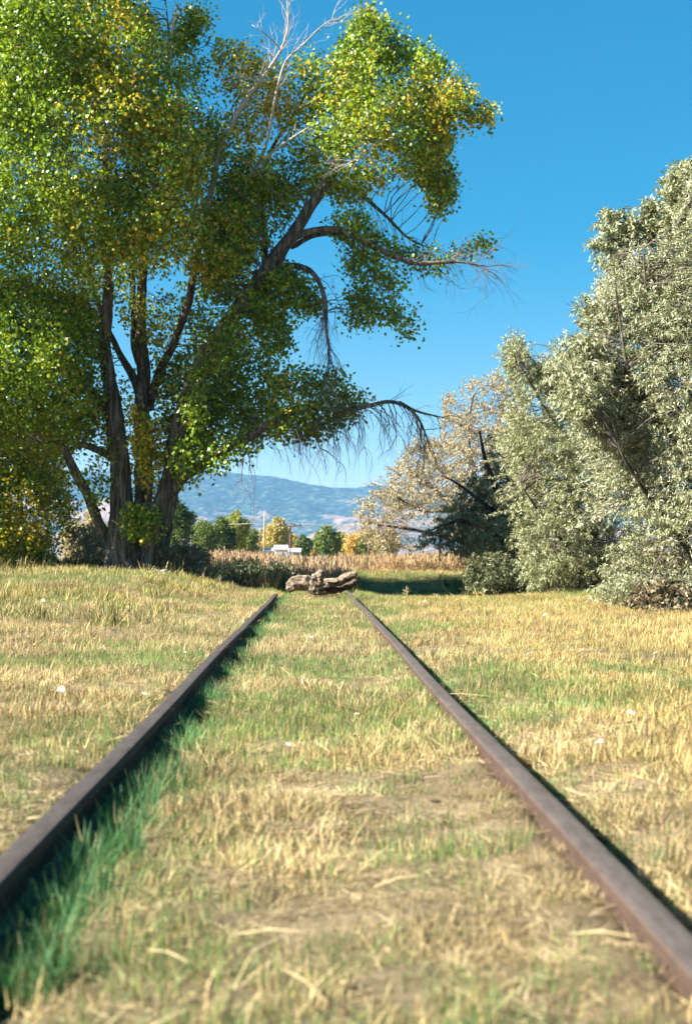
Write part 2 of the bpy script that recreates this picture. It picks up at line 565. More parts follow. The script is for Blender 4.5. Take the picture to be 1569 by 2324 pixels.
def rail(x0, label, seed, mat, y1):
    prof = [(-.070, -.065), (.070, -.065), (.070, -.055), (.012, -.038), (.008, .050), (.030, .060), (.036, .068), (.036, .092), (.030, .0985), (.016, .1005),
            (-.016, .1005), (-.030, .0985), (-.036, .092), (-.036, .068), (-.030, .060), (-.008, .050), (-.012, -.038), (-.070, -.055)]
    prof = np.array(prof) * np.array([1.12, 1.0]) + np.array([0, .012])
    yy = np.concatenate([np.arange(-3, 14, .12), np.arange(14, y1 + .01, .3)])
    off = .008 * np.sin(yy / 3.1 + seed) * sstep(3, 8, yy) + .004 * np.sin(yy / 1.3 + seed * 2)
    offz = .003 * np.sin(yy / 4.0 + seed * 3)
    K = len(yy); n = len(prof)
    V = np.zeros((K, n, 3))
    V[..., 0] = x0 + off[:, None] + prof[None, :, 0]
    V[..., 1] = yy[:, None]
    V[..., 2] = prof[None, :, 1] + offz[:, None]
    wear = (fbm(V[..., 1] * 3, V[..., 0] * 60, 1, seed) - .5)
    V[..., 2] += wear * .002
    i = np.arange(K - 1)[:, None] * n; j = np.arange(n)[None]; j2 = (j + 1) % n
    Fq = np.stack([i + j, i + j2, i + n + j2, i + n + j], -1).reshape(-1, 4)
    V = V.reshape(-1, 3)
    caps = []
    for b in (0, (K - 1) * n):
        for k in range(n // 2 - 1):
            caps.append([b + k, b + k + 1, b + n - 2 - k, b + n - 1 - k])
    Fq = np.concatenate([Fq, caps])
    o = mesh_np("rail", V, Fq, mat, False)
    tag(o, label, "rail", "rusty rails of the old track")


def rail_mat(name, tone):
    m, nt, out = new_mat(name)
    tc = N(nt, "ShaderNodeTexCoord")
    mp = N(nt, "ShaderNodeMapping"); mp.inputs['Scale'].default_value = (1, .25, 1); nt.links.new(tc.outputs['Object'], mp.inputs[0])
    n1 = N(nt, "ShaderNodeTexNoise", Scale=22, Detail=12, Roughness=.8); nt.links.new(mp.outputs[0], n1.inputs['Vector'])
    n2 = N(nt, "ShaderNodeTexNoise", Scale=160, Detail=4, Roughness=.7); nt.links.new(tc.outputs['Object'], n2.inputs['Vector'])
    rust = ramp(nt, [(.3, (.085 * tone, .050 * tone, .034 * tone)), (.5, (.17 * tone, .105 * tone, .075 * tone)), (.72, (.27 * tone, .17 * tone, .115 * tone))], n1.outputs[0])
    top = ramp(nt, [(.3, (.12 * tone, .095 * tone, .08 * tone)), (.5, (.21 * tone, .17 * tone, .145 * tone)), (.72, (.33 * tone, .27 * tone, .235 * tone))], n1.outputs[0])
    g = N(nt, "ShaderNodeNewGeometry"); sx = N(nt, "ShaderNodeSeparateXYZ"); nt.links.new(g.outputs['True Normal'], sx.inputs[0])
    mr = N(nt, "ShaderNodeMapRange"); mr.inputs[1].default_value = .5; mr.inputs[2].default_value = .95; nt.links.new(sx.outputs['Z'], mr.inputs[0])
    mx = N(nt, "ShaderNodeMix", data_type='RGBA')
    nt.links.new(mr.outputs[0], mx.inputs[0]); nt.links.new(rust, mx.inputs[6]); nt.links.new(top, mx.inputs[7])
    p = N(nt, "ShaderNodeBsdfPrincipled", Roughness=.8)
    p.inputs['Specular IOR Level'].default_value = .22
    nt.links.new(mx.outputs[2], p.inputs['Base Color'])
    b = N(nt, "ShaderNodeBump", Strength=.9, Distance=.004); nt.links.new(n2.outputs[0], b.inputs['Height']); nt.links.new(b.outputs[0], p.inputs['Normal'])
    nt.links.new(p.outputs[0], out.inputs[0])
    return m


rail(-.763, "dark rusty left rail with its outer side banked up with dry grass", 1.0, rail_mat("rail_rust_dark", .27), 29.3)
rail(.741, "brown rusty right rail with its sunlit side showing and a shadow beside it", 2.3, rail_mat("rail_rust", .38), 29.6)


# ------------------------------------------------------------------ grass
def clump(name, n, h0, h1, spread, lean, width, c_lo, c_hi, curl=.5, segs=3, mat=None, seed=0, flat=0.0, alt=None, altp=0.0, heads=0.0):
    r = np.random.default_rng(seed)
    Vs = []; Fs = []; Cs = []; nv = 0
    for k in range(n):
        a = r.random() * 2 * math.pi
        rad = spread * math.sqrt(r.random())
        base = np.array([math.cos(a) * rad, math.sin(a) * rad, -.012])
        h = h0 + (h1 - h0) * r.random() ** 1.3
        d = np.array([math.cos(a), math.sin(a), 0]) * .5 + r.normal(0, 1, 3) * np.array([1, 1, 0])
        d /= np.linalg.norm(d) + 1e-6
        lay = r.random() < flat
        ln = lean * abs(r.normal(0, .8)) + (.7 + .6 * r.random() if lay else 0)
        up = .22 if lay else 1.0
        w = width * (.6 + .8 * r.random())
        sd = np.cross(d, [0, 0, 1]); sd = sd * math.cos(r.random() * 3) + np.array([0, 0, .2]) * r.random()
        sd /= np.linalg.norm(sd) + 1e-6
        ts = np.linspace(0, 1, segs + 1)
        cc = np.array(c_lo) + (np.array(c_hi) - np.array(c_lo)) * r.random()
        if alt is not None and r.random() < altp: cc = np.array(alt) * (.7 + .6 * r.random())
        for t_ in ts:
            bend = ln * t_ * (1 + curl * t_ * 1.5)
            p = base + np.array([0, 0, h * up * t_ * (1 - .12 * t_ * ln)]) + d * h * bend * .6
            ww = w * (1 - t_ ** 1.6) * .5 + w * .06
            if heads and t_ > .7: ww = w * heads
            Vs += [p - sd * ww, p + sd * ww]
            Cs += [cc * (.92 + .08 * t_)] * 2
        for q in range(segs):
            b = nv + q * 2
            Fs.append([b, b + 1, b + 3, b + 2])
        nv += 2 * (segs + 1)
    return mesh_np(name, np.array(Vs), np.array(Fs), mat, True, np.array(Cs), link=False)


def scatter(name, protos, P, rot, scl, idx, tint, label, kind='stuff', mat=None, hidden_col=None):
    me = bpy.data.meshes.new(name)
    n = len(P)
    me.vertices.add(n); me.vertices.foreach_set("co", np.asarray(P, np.float32).ravel())
    for nm, ty, arr, key in (("rot", 'FLOAT_VECTOR', rot, "vector"), ("scl", 'FLOAT_VECTOR', scl, "vector"), ("idx", 'INT', idx, "value"), ("tint", 'FLOAT_COLOR', tint, "color")):
        at_ = me.attributes.new(nm, ty, 'POINT')
        at_.data.foreach_set(key, np.ascontiguousarray(arr, dtype=np.int32 if ty == 'INT' else np.float32).ravel())
    o = bpy.data.objects.new(name, me)
    COL.objects.link(o)
    c = bpy.data.collections.new(name + "_blades")
    for k, pr in enumerate(protos):
        pr.name = "%s_blades_%02d" % (name, k)
        c.objects.link(pr)
    ng = bpy.data.node_groups.new(name + "_scatter", 'GeometryNodeTree')
    ng.interface.new_socket("Geometry", in_out='INPUT', socket_type='NodeSocketGeometry')
    ng.interface.new_socket("Geometry", in_out='OUTPUT', socket_type='NodeSocketGeometry')
    gi = ng.nodes.new('NodeGroupInput'); go = ng.nodes.new('NodeGroupOutput')
    ci = ng.nodes.new('GeometryNodeCollectionInfo'); ci.inputs['Collection'].default_value = c
    ci.inputs['Separate Children'].default_value = True; ci.inputs['Reset Children'].default_value = True
    ip = ng.nodes.new('GeometryNodeInstanceOnPoints'); ip.inputs['Pick Instance'].default_value = True

    def attr(nm, ty):
        a_ = ng.nodes.new('GeometryNodeInputNamedAttribute'); a_.data_type = ty; a_.inputs['Name'].default_value = nm
        return a_.outputs['Attribute']
    L = ng.links
    L.new(gi.outputs[0], ip.inputs['Points']); L.new(ci.outputs[0], ip.inputs['Instance'])
    L.new(attr("idx", 'INT'), ip.inputs['Instance Index']); L.new(attr("rot", 'FLOAT_VECTOR'), ip.inputs['Rotation'])
    L.new(attr("scl", 'FLOAT_VECTOR'), ip.inputs['Scale']); L.new(ip.outputs[0], go.inputs[0])
    md = o.modifiers.new("scatter", 'NODES'); md.node_group = ng
    if mat: me.materials.append(mat)
    tag(o, label, kind=kind)
    return o


def frustum_points(dens_fn, y0, y1, dmax, marg=1.5, half=.285):
    """random points in the visible wedge; dens_fn(x,y) in 0..1 of dmax per m2"""
    area_pts = []
    yb = np.arange(y0, y1, 1.0)
    for ya in yb:
        w0 = -(half * (ya + 1) + marg); w1 = (half * (ya + 1) + marg) * .95
        n = int((w1 - w0) * 1.0 * dmax)
        x = w0 + rng.random(n) * (w1 - w0); y = ya + rng.random(n)
        area_pts.append(np.stack([x, y], 1))
    P = np.concatenate(area_pts)
    k = rng.random(len(P)) < dens_fn(P[:, 0], P[:, 1])
    return P[k]


def mkattrs(P, smin, smax, npro, tilt=.12, far=0.0):
    n = len(P)
    z = ground_z(P[:, 0], P[:, 1])
    P3 = np.stack([P[:, 0], P[:, 1], z], 1)
    rot = np.stack([rng.normal(0, tilt, n), rng.normal(0, tilt, n), rng.random(n) * 6.283], 1)
    s = smin + (smax - smin) * rng.random(n)
    s = s * (1 + far * P[:, 1] / 30)
    idx = rng.integers(0, npro, n)
    return P3, rot, np.repeat(s[:, None], 3, 1), idx


STRAW_LO, STRAW_HI = (.36, .28, .12), (.74, .60, .32)
GREEN_LO, GREEN_HI = (.055, .12, .035), (.15, .25, .07)


def green_field(x, y):
    """0 dry .. 1 green"""
    g = fbm(x, y, 1.6, 50, 4)
    inside = (np.abs(x) < .74)
    g = g + np.where(inside, .10, 0) + .10 * np.exp(-((x + .5) / .35) ** 2) * (1 - sstep(3.5, 7, y)) * (x > -.74)
    g = g + .24 * np.exp(-((x + .64) / .09) ** 2)            # beside the left rail
    g = g + .20 * np.exp(-((x - .86) / .08) ** 2)            # in the right rail's shade
    g = g - .14 * sstep(1.0, 1.8, x) * (1 - sstep(20, 28, y))           # golden lawn on the right
    g = g + .12 * sstep(-2, -4, x) * sstep(15, 20, y)
    g = g + .06 * sstep(22, 28, y) * (np.abs(x) < 1.5)
    g = g + .14 * np.exp(-((x - 1.2) / .6) ** 2) * sstep(20, 26, y)
    g = g - .06 * sstep(-1, -1.6, x) * (1 - sstep(12, 16, y))
    return g


def patch_tint(P, straw=True):
    x, y = P[:, 0], P[:, 1]
    a_ = fbm(x, y, 2.5, 70)[:, None]; b_ = fbm(x, y, .6, 80)[:, None]
    inn = (np.abs(x) < .74)[:, None]
    br = (.54 - .08 * inn) + 1.1 * b_ + rng.normal(0, .14, (len(P), 1))
    if straw:
        golden = sstep(.9, 2.0, x)[:, None]
        pink = np.array([1.03, .95, .88]); gold = np.array([1.02, .94, .74]); pale = np.array([.97, .96, .90])
        c = pale * (1 - a_) + pink * a_
        c = c * (1 - golden) + gold * golden
        grey = (sstep(.55, .7, fbm(x, y, 1.8, 90)) * sstep(-1, -2, x))[:, None]
        c = c * (1 - grey) + np.array([.70, .60, .55]) * grey
    else:
        c = np.array([1.0, 1.0, 1.0]) * (1 - a_) + np.array([1.35, 1.15, .8]) * a_
        teal = (np.exp(-((x + .60) / .15) ** 2) + np.exp(-((x - .90) / .14) ** 2))[:, None]
        teal = np.clip(teal, 0, 1)
        c = c * (1 - teal) + np.array([.88, 1.0, .72]) * teal
    col = np.clip(c * br, .2, 1.6)
    return np.concatenate([col, np.ones((len(P), 1))], 1)


def not_on_rail(P, m=.045):
    return ~((np.abs(P[:, 0] + .763) < m) | (np.abs(P[:, 0] - .741) < m)) | (P[:, 1] > 29.8)


# short dry turf
pr = [clump("g", 52, .02, .075, .085, 1.0, .0026, STRAW_LO, STRAW_HI, seed=k, mat=M_grass, flat=.35, alt=(.085, .065, .035), altp=.24) for k in range(7)]
P = frustum_points(lambda x, y: np.clip(1.25 - sstep(.49, .62, green_field(x, y)) * .85, 0, 1) * (.9 - .45 * sstep(.58, .66, fbm(x, y, .9, 61))) * (1 - .7 * sstep(5, 12, y)) * (1 - .4 * sstep(30, 36, y)) * ((y < 34.5) | (x > .8)), 1.6, 49, 440)
P = P[not_on_rail(P, .07) & ~((P[:, 0] > .76) & (P[:, 0] < .93) & (rng.random(len(P)) < .9)) & ~((P[:, 0] > -.74) & (P[:, 0] < -.62) & (rng.random(len(P)) < .8))]
p3, ro, sc_, ix = mkattrs(P, .7, 1.25, len(pr), far=.35)
hv = fbm(P[:, 0], P[:, 1], .42, 44, 3)
sc_ *= ((.35 + 1.15 * sstep(.35, .7, hv)) * (.72 + .2 * sstep(3, 7, P[:, 1])))[:, None]
scatter("dry_grass", pr, p3, ro, sc_, ix, patch_tint(P), "short dry straw coloured grass over the track and both verges", mat=M_grass)

# flat matted straw litter
pr = [clump("g", 70, .018, .06, .11, .8, .0024, (.34, .27, .14), (.70, .59, .37), seed=150 + k, mat=M_grass, flat=1.0, alt=(.13, .09, .055), altp=.3) for k in range(5)]
P = frustum_points(lambda x, y: (.35 + .65 * sstep(.45, .6, fbm(x, y, .7, 140))) * (1 - .6 * sstep(6, 12, y)), 1.6, 16, 110)
P = P[not_on_rail(P, .09)]
p3, ro, sc_, ix = mkattrs(P, .6, 1.1, len(pr), tilt=.1)
p3[:, 2] += .008
scatter("straw_litter", pr, p3, ro, sc_, ix, patch_tint(P), "matted dead straw lying flat between the grass tufts", mat=M_grass)

# taller dry tufts
pr = [clump("g", 24, .045, .115, .05, .8, .0028, STRAW_LO, STRAW_HI, seed=20 + k, mat=M_grass, flat=.15, alt=(.20, .13, .07), altp=.15) for k in range(5)]
P = frustum_points(lambda x, y: .04 + .5 * sstep(.55, .68, fbm(x, y, .8, 64)) * sstep(2, 8, y) + .35 * sstep(1.2, 3, x) * sstep(4, 8, y), 1.6, 46, 40)
P = P[not_on_rail(P, .10)]
p3, ro, sc_, ix = mkattrs(P, .55, 1.05, len(pr), far=.3)
scatter("dry_grass_tufts", pr, p3, ro, sc_, ix, patch_tint(P), "taller golden dry grass tufts standing out of the short grass", mat=M_grass)

# green grass
pr = [clump("g", 26, .03, .095, .07, .7, .0028, GREEN_LO, GREEN_HI, seed=40 + k, mat=M_grass, flat=.1, alt=(.42, .33, .16), altp=.22) for k in range(6)]
P = frustum_points(lambda x, y: (.16 + .84 * sstep(.485, .60, green_field(x, y))) * (1 - .5 * sstep(8, 15, y)), 1.6, 44, 240)
P = P[not_on_rail(P, .07) & ~((P[:, 0] > .76) & (P[:, 0] < .90) & (rng.random(len(P)) < .6))]
p3, ro, sc_, ix = mkattrs(P, .6, 1.0, len(pr), far=.35)
scatter("green_grass", pr, p3, ro, sc_, ix, patch_tint(P, False), "green grass growing through the dry turf between the rails", mat=M_grass)

# tall green grass hugging the rails
pr = [clump("g", 26, .08, .19, .035, .55, .0042, (.04, .13, .06), (.11, .25, .10), seed=60 + k, mat=M_grass, curl=.9, alt=(.36, .29, .15), altp=.08) for k in range(5)]
n = 1500
yl = 1.8 + 27 * rng.random(n) ** 1.25
keep = fbm(yl, yl * 0, .9, 7) > .40 + .10 * sstep(6, 14, yl)
xl = -.66 + np.abs(rng.normal(0, .058, n)) * (1.2 - .5 * sstep(4, 12, yl))
n2 = 1300
yr = 1.8 + 27 * rng.random(n2) ** 1.1
keep2 = fbm(yr, yr * 0 + 5, .9, 9) > .42
xr = .855 + np.abs(rng.normal(0, .07, n2))
P = np.concatenate([np.stack([xl, yl], 1)[keep], np.stack([xr, yr], 1)[keep2]])
p3, ro, sc_, ix = mkattrs(P, .35, .95, len(pr), tilt=.25)
sc_[P[:, 0] > 0] *= .62
ti = patch_tint(P, False)
scatter("rail_side_grass", pr, p3, ro, sc_, ix, ti, "long dark green grass along the shaded sides of the rails", mat=M_grass)

# weedy growth on the left bank
pr = [clump("g", 30, .04, .17, .09, .9, .009, (.07, .10, .03), (.22, .24, .07), seed=80 + k, mat=M_grass, curl=.3, alt=(.45, .36, .18), altp=.35) for k in range(5)]
P = frustum_points(lambda x, y: sstep(-1.6, -2.6, x) * sstep(13, 17, y) * sstep(.42, .6, fbm(x, y, 1.2, 120)), 12, 36, 26, marg=2)
p3, ro, sc_, ix = mkattrs(P, .6, 1.5, len(pr))
scatter("bank_weeds", pr, p3, ro, sc_, ix, patch_tint(P, False), "low green and yellow weeds on the bank left of the track", mat=M_grass)

# tall dry weeds beyond the end of the rails
pr = [clump("g", 34, .15, .66, .26, .45, .010, (.34, .26, .16), (.62, .50, .34), seed=100 + k, mat=M_weed, curl=.2, segs=4, alt=(.12, .08, .05), altp=.25, heads=1.1) for k in range(6)]


def weeds_d(x, y):
    line = 34.0 + 11.0 * sstep(.6, 1.6, x)
    left = sstep(-5.2, -4.4, x)
    return left * sstep(0, 2.0, y - line - (fbm(x, y, 2, 33) - .5) * 4) * (1 - .55 * sstep(48, 70, y))


P = frustum_points(weeds_d, 33, 100, 7, marg=6, half=.25)
p3, ro, sc_, ix = mkattrs(P, .5, 1.3, len(pr), tilt=.3)
sc_ *= ((.32 + .62 * fbm(P[:, 0], P[:, 1], 1.6, 71, 3)) * (1 + .25 * sstep(45, 90, P[:, 1])))[:, None]
ti = patch_tint(P); ti[:, :3] *= np.array([.74, .66, .60])
scatter("tall_dry_weeds", pr, p3, ro, sc_, ix, ti, "tall brown weeds filling the field beyond the end of the rails", mat=M_weed)

# darker leafy weeds at their feet
pr = [clump("g", 40, .12, .5, .22, .8, .03, (.03, .05, .02), (.09, .11, .035), seed=120 + k, mat=M_weed, curl=.4, alt=(.40, .30, .12), altp=.15) for k in range(5)]


def dark_d(x, y):
    line = np.where(x < 1.0, 33.6, 37.0)
    a_ = (x < 1.2) * sstep(-4.6, -4.2, x) * sstep(0, .6, y - line) * (1 - sstep(2.0, 4.0, y - line))
    b_ = sstep(3.4, 4.2, x) * (1 - sstep(7.5, 9, x)) * sstep(31.5, 33, y) * (1 - sstep(38, 40, y))
    c_ = (1 - sstep(-5.6, -5.0, x)) * sstep(37.0, 38.0, y) * (1 - sstep(41, 43, y))
    return np.clip(a_ * .5 + b_ + c_, 0, 1) * .9


P = frustum_points(dark_d, 31, 44, 6, marg=5)
p3, ro, sc_, ix = mkattrs(P, .6, 1.25, len(pr), tilt=.15)
scatter("leafy_weeds", pr, p3, ro, sc_, ix, patch_tint(P, False), "dark green leafy weeds at the foot of the brown weeds and trees", mat=M_weed)


# ------------------------------------------------------------------ trees
LIMB_R = .84


def limb_pts(pl, D, dys=None, res=0.12):
    """polyline in picture units with radii -> smooth world points and radii. pl: (px,py,rpx) ; dys depth offset per node"""
    pl = np.array(pl, float)
    n = len(pl)
    dys = np.zeros(n) if dys is None else np.interp(np.linspace(0, 1, n), np.linspace(0, 1, len(dys)), dys)
    W = at_arr(pl[:, :2], D + dys)
    R = pl[:, 2] / F * (D + dys) * LIMB_R
    L = np.concatenate([[0], np.cumsum(np.linalg.norm(np.diff(W, axis=0), axis=1))])
    m = max(6, int(L[-1] / res))
    t_ = np.linspace(0, L[-1], m)
    # catmull-like smoothing by interpolation then relaxing
    Q = np.stack([np.interp(t_, L, W[:, k]) for k in range(3)], 1)
    for _ in range(4):
        Q[1:-1] = Q[1:-1] * .5 + (Q[:-2] + Q[2:]) * .25
    wv = rng.normal(0, 1, (m, 3))
    for _ in range(10): wv[1:-1] = wv[1:-1] * .4 + (wv[:-2] + wv[2:]) * .3
    wv[0] = 0
    rr = np.interp(t_, L, R)
    Q = Q + wv * np.minimum(rr, .06)[:, None] * .9
    return Q, rr


DMUL = 1.9


def crown(regions, D, skel, leaf_fn, hub_ratio=10, twig_r=.006, hub_r=.012, maxhub=3.2, twig_col=(1, 1, 1)):
    """regions: dict(poly, n, T, yel, front). returns (twig MB, leaf arrays)"""
    tw = MB()
    LV, LF, LC = [], [], []; nv = 0
    for rg in regions:
        n = int(rg['n'] * rg.get('mul', DMUL))
        q = sample_poly(rg['poly'], n)
        ed = edge_dist(q, rg['poly'])
        prof = np.sqrt(np.clip(ed / rg.get('ref', 160), 0.02, 1))
        s = rng.uniform(-1, 1, n)
        s = np.sign(s) * np.abs(s) ** .55
        off = s * rg['T'] * prof + rg.get('dy', 0)
        Cc = at_arr(q, D + off)
        # keep the clumpiness: drop clusters in noise valleys
        g = fbm(Cc[:, 0] + Cc[:, 1] * .7, Cc[:, 2] - Cc[:, 1] * .5, rg.get('cs', 1.1), 5 + rg.get('seed', 0), 2)
        keep = g > np.quantile(g, rg.get('gap', .22))
        Cc = Cc[keep]; q = q[keep]
        nh = max(2, len(Cc) // hub_ratio)
        hubs = Cc[rng.choice(len(Cc), nh, replace=False)]
        # hub -> skeleton
        if skel is not None and len(skel):
            d2 = ((hubs[:, None] - skel[None]) ** 2).sum(-1)
            d2 = d2 + 2.0 * np.maximum(0, skel[None, :, 2] - hubs[:, None, 2] + .1) ** 2
            k = d2.argmin(1)
            src = skel[k]
            L = np.linalg.norm(hubs - src, axis=1)
            ok = L < maxhub
            tw.links(src[ok], hubs[ok], hub_r * (.6 + .25 * L[ok]), twig_r * 1.2, sag=.10, K=7, sides=4, jit=.07, col=twig_col)
            pool = np.concatenate([hubs, skel])
        else:
            pool = hubs
        d2 = ((Cc[:, None] - hubs[None]) ** 2).sum(-1)
        k = d2.argmin(1)
        src = hubs[k]
        pick = rng.random(len(Cc)) < .62
        tw.links(src[pick], Cc[pick], twig_r, twig_r * .45, sag=.05, K=3, sides=3, jit=.08, col=twig_col)
        out = unit(Cc - src + rng.normal(0, .15, Cc.shape))
        V_, F_, C_ = leaf_fn(Cc, out, rg, q)
        LV.append(V_); LF.append(F_ + nv); LC.append(C_); nv += len(V_)
    return tw, (np.concatenate(LV), np.concatenate(LF), np.concatenate(LC))


def cotton_leaves(Cc, out, rg, q):
    m = rg.get('m', 18); n = len(Cc)
    sp = rg.get('sp', .155)
    base = np.repeat(Cc, m, 0) + rng.normal(0, sp, (n * m, 3)) * np.array([1, 1, .85])
    ax = rng.normal(0, 1, (n * m, 3)) + np.array([0, 0, -.75])
    sz = rng.uniform(.058, .118, n * m) * rg.get('ls', 1.0)
    yel = rg.get('yel', .15)
    pn = fbm(base[:, 0] + base[:, 1] * .3, base[:, 2] + base[:, 1] * .2, 1.7, 77, 3)
    py = np.clip(yel * .8 + (pn - .54) * 1.2 * min(1, yel * 3.5), 0, 1)
    isy = rng.random(n * m) < py
    gr = np.array([.145, .24, .016])[None] * rng.uniform(.4, 1.75, (n * m, 1)) * (1 + np.array([.35, .12, 0])[None] * rng.random((n * m, 1)))
    ye = np.array([.62, .50, .05])[None] * rng.uniform(.6, 1.25, (n * m, 1)) * (1 + np.array([0, -.18, 0])[None] * rng.random((n * m, 1)) ** 3)
    col = np.where(isy[:, None], ye, gr)
    return leaf_arrays(base, ax, sz, sz * 1.0, col, .08)


def olive_leaves(cfg):
    def fn(Cc, out, rg, q):
        m = rg.get('m', 22); n = len(Cc)
        L = rg.get('tl', .34)
        # a drooping spray: leaves sit along an arching shoot
        d0 = unit(out * np.array([1, 1, .5]) + np.array([0, 0, rg.get('up', .45)]) + rng.normal(0, .35, (n, 3)))
        t_ = rng.random((n, m))
        droop = rg.get('droop', .55)
        pos = Cc[:, None] + d0[:, None] * L * t_[..., None]
        pos[..., 2] -= droop * L * t_ ** 2
        pos += rng.normal(0, .022, pos.shape)
        ax = d0[:, None] * .35 + rng.normal(0, .55, (n, m, 3)) + np.array([0, 0, -.75])
        base = pos.reshape(-1, 3); ax = ax.reshape(-1, 3)
        sz = rng.uniform(.062, .115, n * m) * rg.get('ls', 1.0)
        c = np.array(cfg['c0'])[None] + (np.array(cfg['c1']) - np.array(cfg['c0']))[None] * rng.random((n * m, 1))
        pn = fbm(base[:, 0] + base[:, 1] * .4, base[:, 2] + .3 * base[:, 1], 1.4, 31, 3)[:, None]
        c = c * (1 - pn * .5) + np.array(cfg['c2'])[None] * pn * .5
        c = c * rng.uniform(.6, 1.3, (n * m, 1))
        return leaf_arrays(base, ax, sz, sz * rg.get('wr', .30), c, .05)
    return fn


# --- the cottonwood
DC = 36.0
limbs = {
    'main': ([(290, 1305, 66), (288, 1255, 52), (284, 1190, 38), (276, 1110, 29), (268, 1040, 27), (262, 960, 25), (250, 880, 20), (236, 780, 17), (246, 650, 14), (232, 500, 11), (240, 330, 8), (215, 120, 5), (200, -60, 3)], [0, -.2, -.4, -.3, 0]),
    'lean_left': ([(272, 1290, 17), (252, 1240, 16), (228, 1190, 15), (195, 1120, 14), (165, 1050, 13), (128, 970, 10), (70, 890, 8), (0, 800, 6), (-70, 700, 3)], [.1, -.3, -.8, -1.4]),
    'left_bough': ([(262, 965, 16), (225, 910, 15), (180, 872, 14), (120, 815, 12), (50, 740, 9), (-40, 640, 6), (-120, 520, 3)], [0, -.4, -.8, -1.5]),
    'left_low': ([(268, 1055, 12), (235, 1028, 11), (190, 1010, 8), (140, 1000, 5), (90, 1010, 3)], [0, -.6, -1.2]),
    'centre': ([(322, 1260, 27), (326, 1160, 25), (326, 1050, 23), (322, 950, 22), (326, 850, 20), (318, 720, 15), (322, 580, 12), (345, 430, 9), (378, 260, 6), (385, 80, 3), (372, -30, 1.5)], [.5, .7, .9, 1.0, .8]),
    'centre_left': ([(318, 900, 12), (300, 858, 11), (268, 800, 9), (245, 740, 8), (215, 660, 6), (170, 560, 4), (120, 430, 3)], [.8, 1.4, 2.2]),
    'centre_fork': ([(322, 830, 12), (303, 790, 10), (302, 690, 9), (300, 560, 7), (290, 420, 5), (300, 240, 3)], [.9, 1.4, 2.4]),
    'centre_right': ([(335, 930, 14), (362, 850, 13), (398, 770, 11), (428, 680, 11), (446, 600, 10), (460, 520, 8), (480, 420, 6), (500, 340, 5)], [.9, .6, .2]),
    'right': ([(344, 1305, 54), (350, 1245, 42), (366, 1170, 32), (384, 1090, 27), (402, 1010, 26), (424, 920, 25), (455, 830, 24), (500, 755, 23), (560, 675, 22), (610, 610, 21), (655, 545, 19), (700, 475, 16), (745, 415, 13), (775, 350, 10), (805, 270, 7), (830, 170, 5), (848, 50, 2)], [-.1, -.5, -1.2, -1.6, -1.4, -1.0]),
    'right_low': ([(384, 1110, 16), (410, 1085, 15), (448, 1060, 14), (490, 1030, 12), (540, 1005, 11), (590, 975, 10), (640, 940, 9), (700, 926, 8), (765, 932, 7), (830, 925, 6), (882, 905, 5.5), (930, 925, 4.5), (955, 955, 3), (972, 1010, 2)], [-.6, -1.4, -2.0, -2.4, -2.4]),
    'right_low_tip': ([(905, 912, 4), (945, 935, 3.4), (985, 942, 2.4), (1015, 950, 1.2)], [-2.4, -2.3]),
    'upper_arm': ([(640, 575, 12), (668, 535, 10), (710, 518, 9), (765, 518, 9), (830, 545, 8), (890, 578, 8), (940, 598, 7), (1000, 598, 5), (1050, 592, 3.5), (1100, 607, 1.5), (1140, 600, .8)], [-1.4, -1.9, -2.3, -2.4]),
    'upper_arm_twin': ([(660, 560, 8), (700, 535, 7), (760, 528, 6), (800, 560, 5), (850, 600, 4), (880, 660, 3)], [-1.4, -.8, -.4]),
    'droop': ([(625, 605, 8), (660, 598, 8), (700, 612, 8), (728, 645, 7), (742, 695, 6), (738, 745, 4), (748, 800, 2.5), (742, 860, 1.2)], [-1.4, -2.2, -2.5]),
    'far_arm': ([(745, 415, 8), (790, 418, 7), (840, 460, 5.5), (890, 505, 4), (930, 545, 3), (975, 565, 1.6)], [-1.0, -.4, 0]),
    'back_right': ([(560, 675, 10), (600, 620, 9), (600, 520, 7), (590, 430, 6), (620, 330, 5), (680, 240, 3.5), (720, 160, 2)], [-1.4, .2, 1.2]),
    'top_arm': ([(775, 350, 7), (840, 310, 6), (900, 270, 5), (960, 250, 4), (1030, 250, 2.5), (1100, 260, 1.3)], [-1.0, -1.6, -1.8]),
}
dead = {
    'dead_a': ([(470, 480, 8), (500, 340, 7.0), (540, 255, 6), (590, 185, 5), (640, 115, 3.8), (655, 60, 2.4), (652, 5, 1.2)], [-.9, -1.4]),
    'dead_b': ([(545, 450, 7), (580, 390, 5.5), (606, 320, 4.5), (622, 220, 4), (648, 135, 3.2), (690, 100, 2.4), (725, 60, 1.4), (762, 38, .8)], [-1.2, -1.5]),
    'dead_c': ([(560, 410, 5), (600, 360, 4.2), (650, 320, 3.4), (705, 285, 1.6)], [-1.5, -1.8]),
    'dead_d': ([(590, 185, 3), (545, 170, 2), (500, 190, 1.1)], [-1.3, -1.6]),
    'dead_e': ([(640, 118, 2.6), (610, 80, 1.7), (572, 55, .9)], [-1.4, -1.6]),
    'dead_f': ([(385, 150, 3), (390, 60, 2.2), (402, 10, 1.2)], [-.6, -.8]),
    'dead_g': ([(900, 310, 3), (840, 330, 2.6), (800, 370, 2), (760, 380, 1)], [-2.4, -2.6]),
}
LP = {k: limb_pts(v[0], DC, v[1]) for k, v in {**limbs, **dead}.items()}
base = at(318, 1300, DC); base[2] = ground_z(base[0], base[1])
tree = empty("cottonwood_tree", tuple(base), "huge spreading cottonwood with several dark trunks and yellowing leaves beside the track", "tree")
mb = MB()
for k in ('main', 'right', 'centre'):
    q, r = LP[k]
    q = q.copy(); q[0, 2] -= .3
    mb.tube(q, r, 22, wob=.38)
